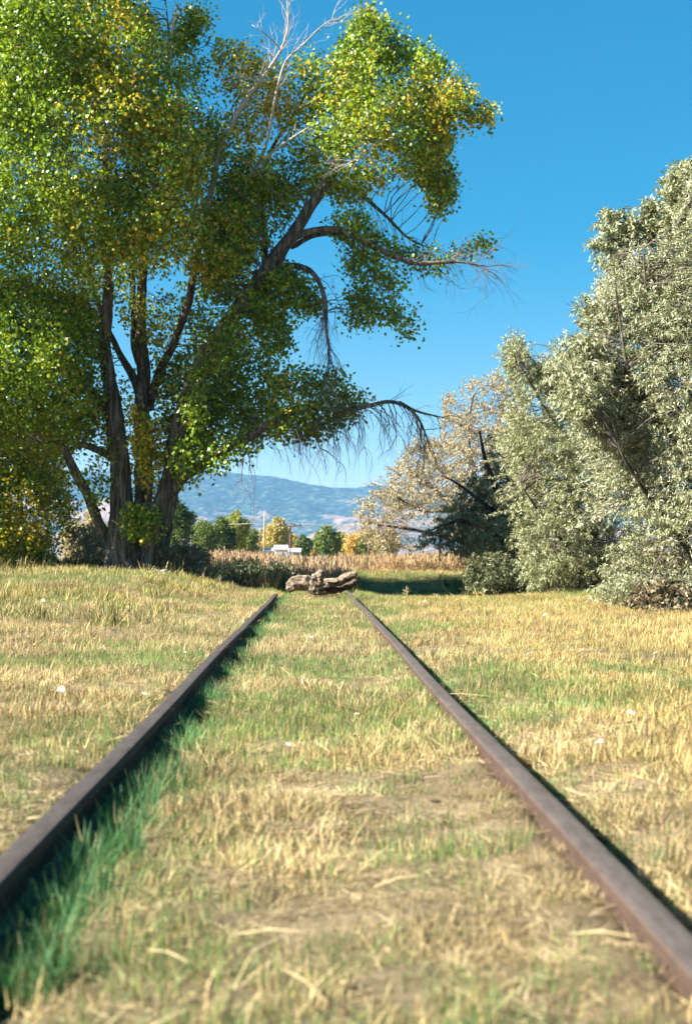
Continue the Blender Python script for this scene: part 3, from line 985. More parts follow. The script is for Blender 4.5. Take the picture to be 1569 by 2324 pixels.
# burls and roots round the foot
for px, py, r0, dx in ((268, 1290, 20, -1), (300, 1296, 22, -.2), (335, 1298, 20, .3), (366, 1294, 15, 1.0)):
    p0 = at(px, py - 60, DC - .1); p1 = at(px + dx * 22, py + 18, DC - .5)
    mb.tube([p0, p0 * .5 + p1 * .5 + [0, 0, -.05], p1], [r0 / F * DC * .7, r0 / F * DC, r0 / F * DC * .8], 14, wob=.4)
trunk = mb.build("trunk", M_bark, tree)
for k in limbs:
    if k in ('main', 'right', 'centre'): continue
    q, r = LP[k]; mb = MB(); mb.tube(q, r, 14, wob=.3)
    mb.build("limb", M_bark, tree)
for k in dead:
    q, r = LP[k]; mb = MB(); mb.tube(q, r, 7, wob=.1)
    o = mb.build("dead_limb", M_dead, tree)
    if k == 'dead_a': o['label'] = "pale bare dead limb sticking out of the crown top"

# bare twigs
tw = MB()


def bare(p, d, L, r, gen, droop, col, tgt):
    n = 6
    pts = [p]; dd = d / np.linalg.norm(d)
    for k in range(n):
        dd = dd + rng.normal(0, .16, 3) + np.array([0, 0, -droop * .16]); dd /= np.linalg.norm(dd)
        pts.append(pts[-1] + dd * L / n)
    pts = np.array(pts)
    tgt.tube(pts, np.linspace(r, r * .35, n + 1), 4 if r > .006 else 3, col, close=False)
    if gen > 0:
        for k in range(random.choice((2, 3, 4))):
            i_ = random.randint(1, n)
            nd = (pts[i_] - pts[i_ - 1]); nd /= np.linalg.norm(nd)
            nd = nd + rng.normal(0, .65, 3)
            bare(pts[i_], nd, L * random.uniform(.45, .75), r * .55, gen - 1, droop, col, tgt)


def bare_along(key, a_, b_, n, L, r, gen, droop, tgt, up=0.0, col=(1, 1, 1)):
    q, rr = LP[key]
    for k in range(n):
        f = a_ + (b_ - a_) * (k + random.random()) / n
        i_ = min(len(q) - 2, int(f * len(q)))
        d = q[i_ + 1] - q[i_]; d /= np.linalg.norm(d)
        d = d * .8 + rng.normal(0, .6, 3) + np.array([0, 0, up])
        bare(q[i_], d, L * random.uniform(.6, 1.3), r * random.uniform(.7, 1.2), gen, droop, col, tgt)


bare_along('right_low', .45, 1.0, 44, .95, .013, 2, 1.5, tw, -.5)
bare_along('right_low', .30, .7, 26, 1.0, .013, 2, 1.6, tw, -.8)
bare_along('right_low', .6, 1.0, 6, .6, .009, 1, -.3, tw, .5)
bare_along('right_low_tip', .3, 1, 7, .7, .009, 2, .6, tw, 0)
bare_along('droop', .3, 1, 28, .95, .011, 2, 1.5, tw, -.5)
bare_along('upper_arm', .6, 1, 26, .85, .010, 2, .5, tw, 0)
bare_along('far_arm', .2, 1, 22, .8, .010, 2, 1.0, tw, -.2)
bare_along('upper_arm', .25, .6, 10, .9, .009, 2, 1.6, tw, -.6)
bare_along('upper_arm_twin', .5, 1, 8, .9, .009, 2, 1.2, tw, -.4)
tw.build("bare_twigs", M_twig, tree)['kind'] = 'stuff'
td = MB()
bare_along('dead_a', .55, 1, 16, .75, .009, 1, -.5, td, .35)
bare_along('dead_b', .5, 1, 14, .8, .009, 1, -.4, td, .3)
bare_along('dead_c', .3, 1, 6, .6, .008, 1, -.2, td, .2)
bare_along('dead_d', .3, 1, 6, .55, .008, 1, -.5, td, .5)
bare_along('dead_e', .3, 1, 5, .4, .006, 1, -.5, td, .4)
bare_along('dead_f', .3, 1, 8, .6, .007, 1, -.5, td, .4)
bare_along('dead_g', .1, 1, 10, .7, .008, 2, .3, td, 0)
bare_along('top_arm', .3, .9, 10, .8, .008, 2, .6, td, -.1)
td.build("dead_twigs", M_dead, tree)['kind'] = 'stuff'

skel = np.concatenate([LP[k][0][::2] for k in limbs])
skel = skel[skel[:, 2] > 1.8]
R_ = lambda poly, n, T, **k: dict(poly=poly, n=n, T=T, **k)
regions = [
    R_([(-280, -280), (270, -280), (300, -20), (345, 50), (400, 100), (465, 135), (478, 200), (528, 250), (560, 330), (515, 345), (470, 400), (475, 450), (555, 480), (560, 590), (480, 640), (420, 600), (330, 620), (240, 650), (200, 700), (60, 650), (-280, 660)], 4000, 4.6, yel=.18, m=18, ref=260, gap=.26, cs=.75),
    R_([(-20, -60), (250, -60), (300, 20), (400, 110), (460, 150), (470, 220), (450, 420), (430, 560), (250, 600), (60, 600), (-60, 500)], 900, 1.2, dy=-3.2, yel=.24, m=18, ref=200, gap=.35, seed=3),
    R_([(405, 60), (425, 20), (462, 28), (466, 66), (425, 100), (385, 112)], 46, .4, yel=.15, m=16, ref=30, gap=.0),
    R_([(780, 140), (792, 62), (818, 18), (846, 10), (860, 52), (900, 62), (922, 98), (965, 100), (960, 150), (860, 160)], 90, .6, dy=-.6, yel=.2, m=15, ref=40, gap=.1),
    R_([(765, 130), (790, 120), (790, 170), (765, 180)], 14, .3, dy=-.6, yel=.3, m=14, ref=30, gap=0),
    R_([(310, 40), (325, 22), (345, 40), (340, 90), (315, 80)], 16, .3, yel=.9, m=14, ref=30, gap=.0),
    R_([(-280, 640), (60, 640), (210, 690), (235, 790), (235, 900), (225, 960), (160, 1030), (90, 1000), (-280, 1030)], 1900, 3.6, yel=.10, m=17, ref=200, gap=.2, cs=.75, seed=1),
    R_([(488, 100), (540, 100), (650, 160), (660, 260), (560, 330), (522, 270), (500, 170)], 150, .8, yel=.85, m=13, ref=60, gap=.15),
    R_([(650, 135), (690, 125), (730, 135), (765, 175), (765, 120), (792, 70), (815, 22), (845, 15), (858, 50), (905, 60), (922, 95), (962, 95), (970, 128), (1000, 122), (998, 190), (985, 240), (1012, 250), (1020, 330), (1000, 370), (1022, 400), (1020, 440), (1000, 480), (960, 440), (900, 420), (860, 440), (800, 460), (720, 430), (660, 460), (620, 430), (540, 490), (490, 400), (560, 330), (640, 330), (650, 220)], 1150, 2.0, dy=-.8, yel=.22, m=16, ref=130, gap=.38, cs=.8, seed=4),
    R_([(985, 195), (1018, 165), (1060, 200), (1070, 240), (1108, 232), (1118, 272), (1070, 284), (1030, 262), (1005, 350), (985, 300)], 95, .6, dy=-1.6, yel=.65, m=14, ref=40, gap=.1),
    R_([(945, 330), (1022, 385), (1024, 455), (1000, 493), (965, 470), (940, 400)], 80, .7, dy=-.6, yel=.10, m=16, ref=40, gap=.15),
    R_([(480, 420), (560, 375), (640, 425), (700, 440), (690, 490), (640, 540), (575, 640), (525, 700), (470, 640), (480, 540)], 300, 1.6, dy=-.6, yel=.06, m=16, ref=90, gap=.32, seed=2),
    R_([(455, 470), (560, 480), (565, 600), (480, 640), (440, 600)], 120, 1.0, dy=-1.8, yel=.65, m=15, ref=60, gap=.2),
    R_([(740, 500), (800, 462), (845, 515), (900, 555), (960, 588), (1000, 560), (1060, 545), (1100, 535), (1104, 560), (1040, 598), (980, 640), (940, 672), (945, 755), (915, 768), (888, 715), (850, 735), (792, 738), (785, 690), (812, 640), (785, 600), (795, 555)], 270, .8, dy=-1.5, yel=.06, m=15, ref=60, gap=.4, seed=5),
    R_([(560, 670), (640, 600), (700, 640), (722, 700), (690, 738), (640, 725), (565, 765)], 170, 1.0, dy=-1.0, yel=.02, m=16, ref=60, gap=.25, seed=6),
    R_([(465, 770), (560, 700), (660, 735), (640, 830), (660, 960), (600, 1000), (520, 1008), (440, 1055), (400, 1035), (430, 930)], 600, 1.6, dy=.6, yel=.03, m=16, ref=90, gap=.36, seed=7),
    R_([(600, 870), (650, 820), (690, 800), (735, 820), (790, 855), (775, 900), (830, 900), (800, 955), (740, 985), (660, 1010), (610, 980)], 210, 1.0, dy=-1.6, yel=.22, m=14, ref=60, gap=.25, seed=8),
    R_([(300, 890), (352, 880), (368, 960), (355, 1080), (335, 1120), (302, 1000)], 60, .35, dy=-.9, yel=.8, m=12, ref=60, gap=.2, sp=.13),
    R_([(275, 1160), (320, 1145), (360, 1165), (350, 1215), (310, 1225), (280, 1200)], 42, .2, dy=-1.1, yel=.08, m=13, ref=50, gap=.0, sp=.12),
    R_([(172, 985), (240, 980), (255, 1030), (240, 1170), (205, 1160), (175, 1050)], 22, .5, dy=-.8, yel=.05, m=12, ref=50, gap=.2),
    R_([(250, 640), (480, 640), (500, 720), (430, 820), (380, 850), (340, 800), (280, 720)], 150, 1.8, dy=1.0, yel=.15, m=15, ref=90, gap=.35, seed=9),
    R_([(400, 1010), (500, 990), (600, 1000), (560, 1035), (460, 1080), (410, 1110)], 70, .6, dy=-1.6, yel=.03, m=12, ref=50, gap=.2),
    R_([(235, 850), (480, 820), (470, 1000), (400, 1090), (340, 1150), (240, 1140), (225, 960)], 170, 1.5, dy=2.2, yel=.08, m=14, ref=60, gap=.3),
    R_([(415, 940), (440, 830), (500, 740), (590, 640), (670, 600), (650, 680), (560, 780), (480, 860), (450, 980)], 80, .35, dy=-1.9, yel=.04, m=15, ref=40, gap=.25),
    R_([(360, 860), (440, 820), (430, 930), (400, 1040), (370, 1000)], 90, 1.2, dy=.8, yel=.15, m=15, ref=60, gap=.25),
]
tw, LL = crown(regions, DC, skel, cotton_leaves)
o = tw.build("twigs", M_twig, tree); o['kind'] = 'stuff'
o = mesh_np("foliage", *LL[:2], M_leaf, False, LL[2], tree); o['kind'] = 'stuff'

# --- yellow-green bushy tree left of the trunk
DB = 40.0
poly = [(-260, 920), (20, 930), (100, 970), (135, 1010), (155, 1100), (165, 1180), (158, 1270), (60, 1290), (-260, 1295)]
b = at(20, 1290, DB); b[2] = ground_z(b[0], b[1])
bush = empty("poplar_thicket", tuple(b), "bushy yellow and green young tree left of the cottonwood trunk", "tree")
sk = []
mb = MB()
for k in range(7):
    x0 = -120 + k * 38 + random.uniform(-10, 10)
    q, r = limb_pts([(x0, 1292, 4), (x0 + random.uniform(-15, 15), 1200, 3), (x0 + random.uniform(-40, 40), 1080, 2), (x0 + random.uniform(-60, 50), 990, 1)], DB, [random.uniform(-1, 1), random.uniform(-1.2, 1.2)])
    sk.append(q); mb.tube(q, r, 7)
mb.build("stem", M_bark, bush)
tw, LL = crown([R_(poly, 1500, 1.9, yel=.45, m=18, ref=60, gap=.08, ls=1.0)], DB, np.concatenate(sk), cotton_leaves, maxhub=2.5)
tw.build("twigs", M_twig, bush)['kind'] = 'stuff'
mesh_np("foliage", *LL[:2], M_leaf, False, LL[2], bush)['kind'] = 'stuff'


# --- olive trees on the right
def olive(name, label, D, polys, stems, cfg, leafmat, barkcol=(.8, .8, .8), maxhub=2.2, twr=.005, shoots=0, group="silvery olive trees right of the track"):
    b_ = at(stems[0][0][0], stems[0][0][1], D); b_[2] = ground_z(b_[0], b_[1])
    t_ = empty(name, tuple(b_), label, "tree", group)
    sk_ = []
    for st in stems:
        pl, dys = st[:-1], st[-1]
        q, r = limb_pts(pl, D, dys)
        if pl[0][1] > 1240:
            q[0, 2] = min(q[0, 2], float(ground_z(q[0, 0], q[0, 1])) - .1)
        mb_ = MB(); mb_.tube(q, r, 10, wob=.25, col=barkcol); mb_.build("trunk" if st is stems[0] else "limb", M_bark, t_)
        sk_.append(q)
    tw_, LL_ = crown(polys, D, np.concatenate(sk_), olive_leaves(cfg), hub_ratio=9, twig_r=twr, hub_r=.012, maxhub=maxhub, twig_col=barkcol)
    if shoots:
        # long feathery shoots standing out of the crown's edge
        poly0 = np.array(max(polys, key=lambda g_: g_['n'])['poly'], float); n_s = shoots
        nxt = np.roll(poly0, -1, 0); ln = np.linalg.norm(nxt - poly0, axis=1)
        k_s = rng.choice(len(poly0), n_s * 3, p=ln / ln.sum()); f_s = rng.random((n_s * 3, 1))
        q_s = poly0[k_s] * (1 - f_s) + nxt[k_s] * f_s
        cen = poly0.mean(0)
        ok = (q_s[:, 1] < 1180) & (q_s[:, 0] < 1620) & (q_s[:, 0] > 840)
        q_s = q_s[ok][:n_s]
        inn = unit(cen - q_s) * 16
        depth_ = D + rng.normal(0, .6, len(q_s))
        C_s = at_arr(q_s + inn, depth_); E_s = at_arr(q_s - inn * rng.uniform(.2, 2.2, (len(q_s), 1)) + np.array([0, -20]), depth_)
        d_s = unit(unit(E_s - C_s) + np.array([0, 0, .7]) + rng.normal(0, .25, C_s.shape))
        L_s = rng.uniform(.35, .8, (len(q_s), 1, 1))
        tt = rng.random((len(q_s), 46, 1)) ** .8
        pos = C_s[:, None] + d_s[:, None] * L_s * tt; pos[..., 2] -= (.25 * L_s * tt ** 2)[..., 0]
        tip = C_s + d_s * L_s[:, 0]; tip[:, 2] -= .25 * L_s[:, 0, 0]
        tw_.links(C_s, tip, .005, .0015, sag=.06, K=5, sides=3, jit=.02, col=barkcol)
        ax_ = d_s[:, None] * .75 + rng.normal(0, .55, pos.shape) + np.array([0, 0, -.45])
        m_ = pos.reshape(-1, 3); z_ = rng.uniform(.05, .095, len(m_))
        c_ = (np.array(cfg['c0'])[None] + (np.array(cfg['c1']) - np.array(cfg['c0']))[None] * rng.random((len(m_), 1)) ** .6) * rng.uniform(.8, 1.3, (len(m_), 1))
        V2, F2, C2 = leaf_arrays(m_, ax_.reshape(-1, 3), z_, z_ * .24, c_, .05)
        LL_ = (np.concatenate([LL_[0], V2]), np.concatenate([LL_[1], F2 + len(LL_[0])]), np.concatenate([LL_[2], C2]))
    tw_.build("twigs", M_twig, t_)['kind'] = 'stuff'
    mesh_np("foliage", *LL_[:2], leafmat, False, LL_[2], t_)['kind'] = 'stuff'
    return t_


SILVER = dict(c0=(.12, .15, .06), c1=(.52, .51, .34), c2=(.30, .31, .13))
P1 = [(1390, 615), (1400, 660), (1360, 710), (1378, 750), (1350, 800), (1370, 830), (1390, 900), (1400, 1000), (1405, 1100), (1400, 1200), (1380, 1290), (1345, 1320), (1375, 1385), (1440, 1405), (1569, 1425), (1720, 1410), (1850, 1300), (1900, 1000), (1850, 650), (1720, 460), (1640, 420), (1580, 430), (1550, 460), (1525, 540), (1500, 575), (1470, 610), (1430, 610), (1405, 615)]
olive("olive_tree", "tallest silver green olive tree at the right edge, branches reaching the ground", 23.0,
      [R_(P1, 6000, 2.1, m=31, ref=190, gap=.30, cs=.8, tl=.30, ls=.82, wr=.25),
       R_([(1375, 490), (1395, 485), (1410, 560), (1385, 580)], 26, .15, m=26, ref=20, gap=0, up=1.6, ls=1.15),
       R_([(1420, 500), (1440, 490), (1450, 560), (1425, 570)], 26, .15, m=26, ref=20, gap=0, up=1.6, ls=1.15),
       R_([(1460, 475), (1480, 465), (1495, 540), (1465, 560)], 30, .15, m=26, ref=20, gap=0, up=1.6, ls=1.15),
       R_([(1505, 440), (1535, 380), (1569, 372), (1569, 520), (1510, 520)], 100, .4, m=26, ref=20, gap=0, up=1.4, ls=1.1),
       R_([(1258, 805), (1300, 768), (1345, 790), (1385, 850), (1395, 1010), (1330, 990), (1285, 930), (1262, 860)], 420, .9, dy=-.9, m=24, ref=70, gap=.2, tl=.32, up=.7),
       R_([(1325, 680), (1345, 672), (1375, 730), (1350, 745)], 22, .2, dy=-.5, m=24, ref=20, gap=0),
       R_([(1345, 545), (1365, 540), (1400, 600), (1380, 620)], 24, .15, m=24, ref=20, gap=0, up=1.2)],
      [[(1600, 1400, 18), (1600, 1250, 16), (1580, 1100, 12), (1560, 900, 9), (1540, 700, 6), (1540, 520, 3), (1545, 400, 1.5), [0, 0, 0]],
       [(1600, 1200, 12), (1560, 1050, 10), (1480, 930, 7), (1420, 830, 5), (1400, 700, 3), (1390, 580, 1.5), [0, -1.2, -1.2]],
       [(1600, 1300, 12), (1530, 1200, 9), (1460, 1120, 6), (1400, 1020, 3), [0, -1.0, -1.5]],
       [(1610, 1300, 12), (1680, 1100, 10), (1740, 900, 7), (1760, 700, 3), [0, .5, .8]],
       [(1570, 1000, 8), (1510, 850, 6), (1470, 700, 4), (1455, 560, 2), [0, -.8, -1.0]],
       [(1600, 1350, 10), (1540, 1320, 7), (1470, 1330, 4), (1420, 1350, 2), [0, -1.0, -1.4]]],
      SILVER, M_olive, shoots=420)
P2 = [(1150, 800), (1172, 788), (1195, 830), (1212, 835), (1245, 850), (1262, 885), (1262, 820), (1280, 795), (1330, 825), (1400, 870), (1450, 960), (1460, 1330), (1340, 1335), (1240, 1340), (1205, 1320), (1190, 1270), (1172, 1200), (1182, 1110), (1160, 1040), (1145, 1000), (1175, 920), (1160, 850)]
olive("olive_tree", "rounded grey green olive tree just left of the tallest one", 28.5,
      [R_(P2, 3000, 1.9, m=25, ls=.9, wr=.26, ref=110, gap=.3, cs=.8, tl=.34, up=.6),
       R_([(1152, 795), (1172, 785), (1190, 830), (1160, 850)], 22, .2, m=24, ref=20, gap=0, up=1.5),
       R_([(1225, 835), (1245, 830), (1252, 870), (1225, 880)], 20, .2, m=24, ref=20, gap=0, up=1.5)],
      [[(1330, 1350, 14), (1320, 1230, 12), (1300, 1100, 9), (1270, 990, 6), (1220, 900, 4), (1175, 820, 2), [0, -.4, -.8]],
       [(1325, 1280, 9), (1370, 1150, 8), (1390, 1000, 5), (1340, 860, 2), [0, -.3, -.6]],
       [(1322, 1290, 9), (1270, 1220, 7), (1220, 1160, 4), (1180, 1100, 2), [0, -.9, -1.2]],
       [(1300, 1100, 6), (1310, 980, 4), (1290, 830, 2), [-.3, .2, .3]]],
      dict(c0=(.09, .12, .045), c1=(.48, .47, .28), c2=(.24, .26, .09)), M_olive, shoots=260, group=None)
P4 = [(1058, 965), (1110, 940), (1160, 950), (1190, 1020), (1215, 1200), (1240, 1330), (1180, 1310), (1100, 1270), (1010, 1250), (960, 1235), (962, 1200), (1000, 1170), (1045, 1130), (1050, 1060)]
olive("olive_tree", "dark shaded tree with black branches between the pale and the grey green tree", 36.0,
      [R_(P4, 1000, 1.6, m=20, ref=90, gap=.40, tl=.30, wr=.33, ls=1.15)],
      [[(1160, 1310, 12), (1150, 1220, 10), (1130, 1130, 8), (1100, 1050, 6), (1090, 980, 3), [0, -.3, -.5]],
       [(1155, 1250, 9), (1100, 1190, 7), (1040, 1180, 5), (1010, 1190, 2.5), (985, 1200, 1.2), [0, -.6, -.9]],
       [(1140, 1170, 7), (1080, 1130, 5), (1030, 1090, 3), (1000, 1080, 1.5), [0, -.3, -.8]],
       [(1160, 1290, 6), (1190, 1200, 5), (1180, 1100, 3), [0, .3, .6]]],
      dict(c0=(.12, .15, .06), c1=(.36, .35, .19), c2=(.24, .22, .08)), M_olive, (.35, .3, .28), group=None)
P3 = [(1005, 905), (1060, 880), (1130, 855), (1170, 880), (1200, 950), (1230, 1100), (1220, 1250), (1100, 1265), (900, 1245), (830, 1232), (815, 1200), (835, 1165), (825, 1125), (880, 1110), (900, 1060), (930, 1020), (1000, 1000), (1010, 950)]
olive("olive_tree", "pale straw coloured airy tree beyond the end of the rails", 47.0,
      [R_([(822, 1135), (900, 1105), (935, 1180), (905, 1243), (830, 1234), (812, 1200)], 150, 1.0, dy=-1.0, m=16, ref=40, gap=.15, tl=.36, wr=.34),
       R_(P3, 2100, 2.6, m=16, ref=110, gap=.28, tl=.36, wr=.34, ls=1.0, droop=.3)],
      [[(1120, 1285, 10), (1110, 1200, 9), (1080, 1100, 7), (1060, 1000, 4), (1070, 900, 2), [0, 0, 0]],
       [(1115, 1230, 8), (1040, 1160, 6), (970, 1100, 4), (920, 1060, 2), [0, -.6, -1.2]],
       [(1118, 1250, 7), (1020, 1220, 6), (930, 1200, 4), (850, 1190, 2), [0, -.8, -1.4]],
       [(1090, 1130, 6), (1120, 1000, 5), (1150, 900, 2), [0, .4, .8]],
       [(1040, 1160, 4), (960, 1165, 3), (900, 1130, 1.6), [-.4, -1.4]]],
      dict(c0=(.26, .21, .12), c1=(.48, .39, .25), c2=(.38, .33, .15)), M_olive, (.9, .75, .62), maxhub=3, twr=.007, shoots=160, group=None)


# ------------------------------------------------------------------ shrubs between trunk and thicket, weeds clumps as plants
def shrub(name, label, D, poly, n, cfg, m=14, T=.7, ls=1.0, wr=.45, stems=4, cat="shrub", group=None):
    pa = np.array(poly, float); cx_ = pa[:, 0].mean(); by = pa[:, 1].max()
    b_ = at(cx_, by, D); b_[2] = ground_z(b_[0], b_[1])
    t_ = empty(name, tuple(b_), label, cat, group)
    sk_ = []; mb_ = MB()
    for k in range(stems):
        x1 = pa[:, 0].min() + (pa[:, 0].max() - pa[:, 0].min()) * (k + .5) / stems
        y1 = pa[:, 1].min() * .75 + by * .25
        q, r = limb_pts([(cx_ + (x1 - cx_) * .2, by + 4, 2), (cx_ + (x1 - cx_) * .6, (by + y1) / 2, 1.4), (x1, y1, .7)], D, [0, random.uniform(-T, T) * .5])
        q[0, 2] = b_[2] - .1
        mb_.tube(q, r, 5); sk_.append(q)
    mb_.build("stem", M_twig, t_)
    tw_, LL_ = crown([R_(poly, n, T, m=m, ref=40, gap=.15, tl=.22, ls=ls, wr=wr, up=.8, droop=.2)], D, np.concatenate(sk_), olive_leaves(cfg), twig_r=.005, hub_r=.008)
    tw_.build("twigs", M_twig, t_)['kind'] = 'stuff'
    mesh_np("foliage", *LL_[:2], M_olive, False, LL_[2], t_)['kind'] = 'stuff'
    return t_


GREYG = dict(c0=(.16, .18, .12), c1=(.34, .34, .25), c2=(.22, .22, .14))
BROWN = dict(c0=(.13, .10, .06), c1=(.33, .25, .15), c2=(.16, .15, .06))
DKG = dict(c0=(.04, .07, .03), c1=(.13, .16, .07), c2=(.22, .17, .06))
shrub("sagebrush", "greyish green shrub between the yellow tree and the leaning trunk", 39.5, [(165, 1205), (215, 1195), (262, 1225), (268, 1280), (150, 1285), (160, 1240)], 150, GREYG)
shrub("weed_bush", "brownish weed bush right of the cottonwood trunk", 35.5, [(372, 1250), (430, 1240), (470, 1262), (468, 1300), (372, 1298)], 150, BROWN)
shrub("weed_bush", "dark leafy weed bush left of the driftwood pile", 34.2, [(500, 1284), (560, 1276), (600, 1282), (655, 1284), (655, 1305), (500, 1303)], 70, DKG)
shrub("weed_bush", "dark brush under the shaded tree on the right", 33.0, [(1060, 1275), (1120, 1258), (1200, 1280), (1225, 1345), (1060, 1345)], 240, DKG, T=1.0)
shrub("weed_bush", "brown dry stalks under the skirt of the tallest olive tree", 21.5, [(1420, 1340), (1500, 1330), (1569, 1350), (1620, 1420), (1450, 1425)], 170, BROWN, T=.5)

# ------------------------------------------------------------------ far trees
FARC = {
    'dark': dict(c0=(.030, .060, .02), c1=(.10, .16, .04), c2=(.14, .17, .03)),
    'green': dict(c0=(.05, .09, .025), c1=(.16, .22, .05), c2=(.20, .22, .04)),
    'lime': dict(c0=(.13, .17, .03), c1=(.30, .32, .07), c2=(.34, .30, .05)),
    'yellow': dict(c0=(.28, .24, .06), c1=(.55, .44, .14), c2=(.42, .33, .12)),
    'gold': dict(c0=(.45, .28, .06), c1=(.65, .45, .12), c2=(.50, .38, .16)),
    'tan': dict(c0=(.30, .24, .15), c1=(.5, .42, .28), c2=(.36, .33, .15)),
}


def far_tree(px, top, w, D, kind, label, n=260):
    by = 1262 - (0.3 - .883) * F / D
    poly = []
    for k in range(14):
        a_ = math.pi * 2 * k / 14
        rr = random.uniform(.68, 1.2)
        cy_ = (top + by - (by - top) * .12) / 2; hh = (by - (by - top) * .08 - top) / 2
        poly.append((px + math.cos(a_) * w / 2 * rr, cy_ + math.sin(a_) * hh * rr))
    b_ = at(px, by, D); b_[2] = float(ground_z(b_[0], b_[1]))
    t_ = empty("far_tree", tuple(b_), label, "tree", "trees beyond the weed field")
    q, r = limb_pts([(px, by + 2, w * .03), (px + random.uniform(-3, 3), (by + top) / 2, w * .022), (px, top + (by - top) * .15, w * .01)], D, [0, 0], res=D * .004)
    q[0, 2] = min(q[0, 2], b_[2] - .3)
    mb_ = MB(); mb_.tube(q, r, 6, col=(.5, .5, .5)); mb_.build("trunk", M_bark, t_)
    s = D / 36
    T = w / 2 / F * D
    cfg = FARC[kind]

    def fn(Cc, out, rg, q_):
        m = 12; nn = len(Cc)
        base_ = np.repeat(Cc, m, 0) + rng.normal(0, .055 * w / F * D, (nn * m, 3))
        ax = rng.normal(0, 1, (nn * m, 3)) + [0, 0, -.3]
        sz = rng.uniform(.8, 1.4, nn * m) * 4.2 / F * D
        c = np.array(cfg['c0'])[None] + (np.array(cfg['c1']) - np.array(cfg['c0']))[None] * rng.random((nn * m, 1))
        mm = (rng.random((nn * m, 1)) < .25)
        c = np.where(mm, np.array(cfg['c2'])[None], c) * rng.uniform(.7, 1.3, (nn * m, 1))
        return leaf_arrays(base_, ax, sz, sz * .8, c)
    tw_, LL_ = crown([R_(poly, n, T, ref=w * .3, gap=.12, cs=T * .7)], D, q, fn, hub_ratio=14, twig_r=.004 * s, hub_r=.008 * s, maxhub=T * 1.6)
    tw_.build("branches", M_twig, t_)['kind'] = 'stuff'
    mesh_np("crown", *LL_[:2], M_far, False, LL_[2], t_)['kind'] = 'stuff'


for a_ in [
    (405, 1138, 76, 95, 'dark', "dark green bushy tree just right of the cottonwood trunks", 420),
    (350, 1175, 60, 110, 'green', "green tree seen between the cottonwood trunks", 260),
    (215, 1168, 60, 120, 'tan', "tan tree just left of the leaning trunk", 220),
    (262, 1180, 46, 130, 'green', "low green tree showing through the fork of the left stems", 180),
    (180, 1185, 70, 110, 'tan', "tan tree showing left of the leaning trunk", 260),
    (466, 1172, 66, 125, 'green', "mid green rounded tree beside the dark one", 300),
    (505, 1180, 56, 130, 'dark', "small dark green tree in front of the lime one", 280),
    (530, 1163, 72, 140, 'lime', "lime green tree right of the rounded green trees", 380),
    (566, 1200, 40, 170, 'green', "low green tree next to the white roof", 180),
    (622, 1182, 56, 190, 'yellow', "yellow green tree behind the pale pole", 300),
    (645, 1196, 34, 200, 'tan', "pale tan tree behind the crossarm pole", 180),
    (668, 1212, 34, 230, 'gold', "small golden tree right of the crossarm pole", 150),
    (690, 1216, 34, 210, 'dark', "low dark green tree right of the golden one", 160),
    (598, 1205, 32, 220, 'tan', "tan bush left of the white shed", 150),
    (712, 1222, 30, 250, 'yellow', "low yellow tree left of the tall green one", 130),
    (744, 1196, 52, 170, 'green', "tall green tree standing alone near the middle", 300),
    (775, 1210, 36, 240, 'yellow', "yellow tree right of the tall green one", 160),
    (803, 1213, 46, 190, 'gold', "golden orange tree left of the short dark pole", 200),
    (840, 1208, 50, 200, 'gold', "golden tree beside the short dark pole", 200),
    (826, 1222, 30, 170, 'green', "small green bush before the golden trees", 120),
    (880, 1205, 60, 180, 'tan', "tan tree at the left foot of the pale olive tree", 220),
]:
    far_tree(*a_)
for k in range(9):          # the tree line goes on to both sides
    far_tree(-300 + k * 48 + random.uniform(-8, 8), random.uniform(1190, 1215), random.uniform(50, 80), random.uniform(150, 220), random.choice(['green', 'dark', 'yellow']), "tree of the far line hidden behind the cottonwood and its thicket", 110)

# ------------------------------------------------------------------ buildings
M_white = noise_mat("white_paint", [(.3, (.50, .50, .49)), (.7, (.60, .60, .58))], scale=1, bump=0)
M_grey = noise_mat("grey_roof", [(.3, (.40, .40, .42)), (.7, (.55, .55, .57))], scale=1, bump=0)
M_dark = noise_mat("dark_opening", [(.3, (.02, .02, .02)), (.7, (.05, .045, .04))], scale=1, bump=0)
M_tan = noise_mat("tan_wall", [(.3, (.42, .34, .24)), (.7, (.52, .43, .31))], scale=1, bump=0)


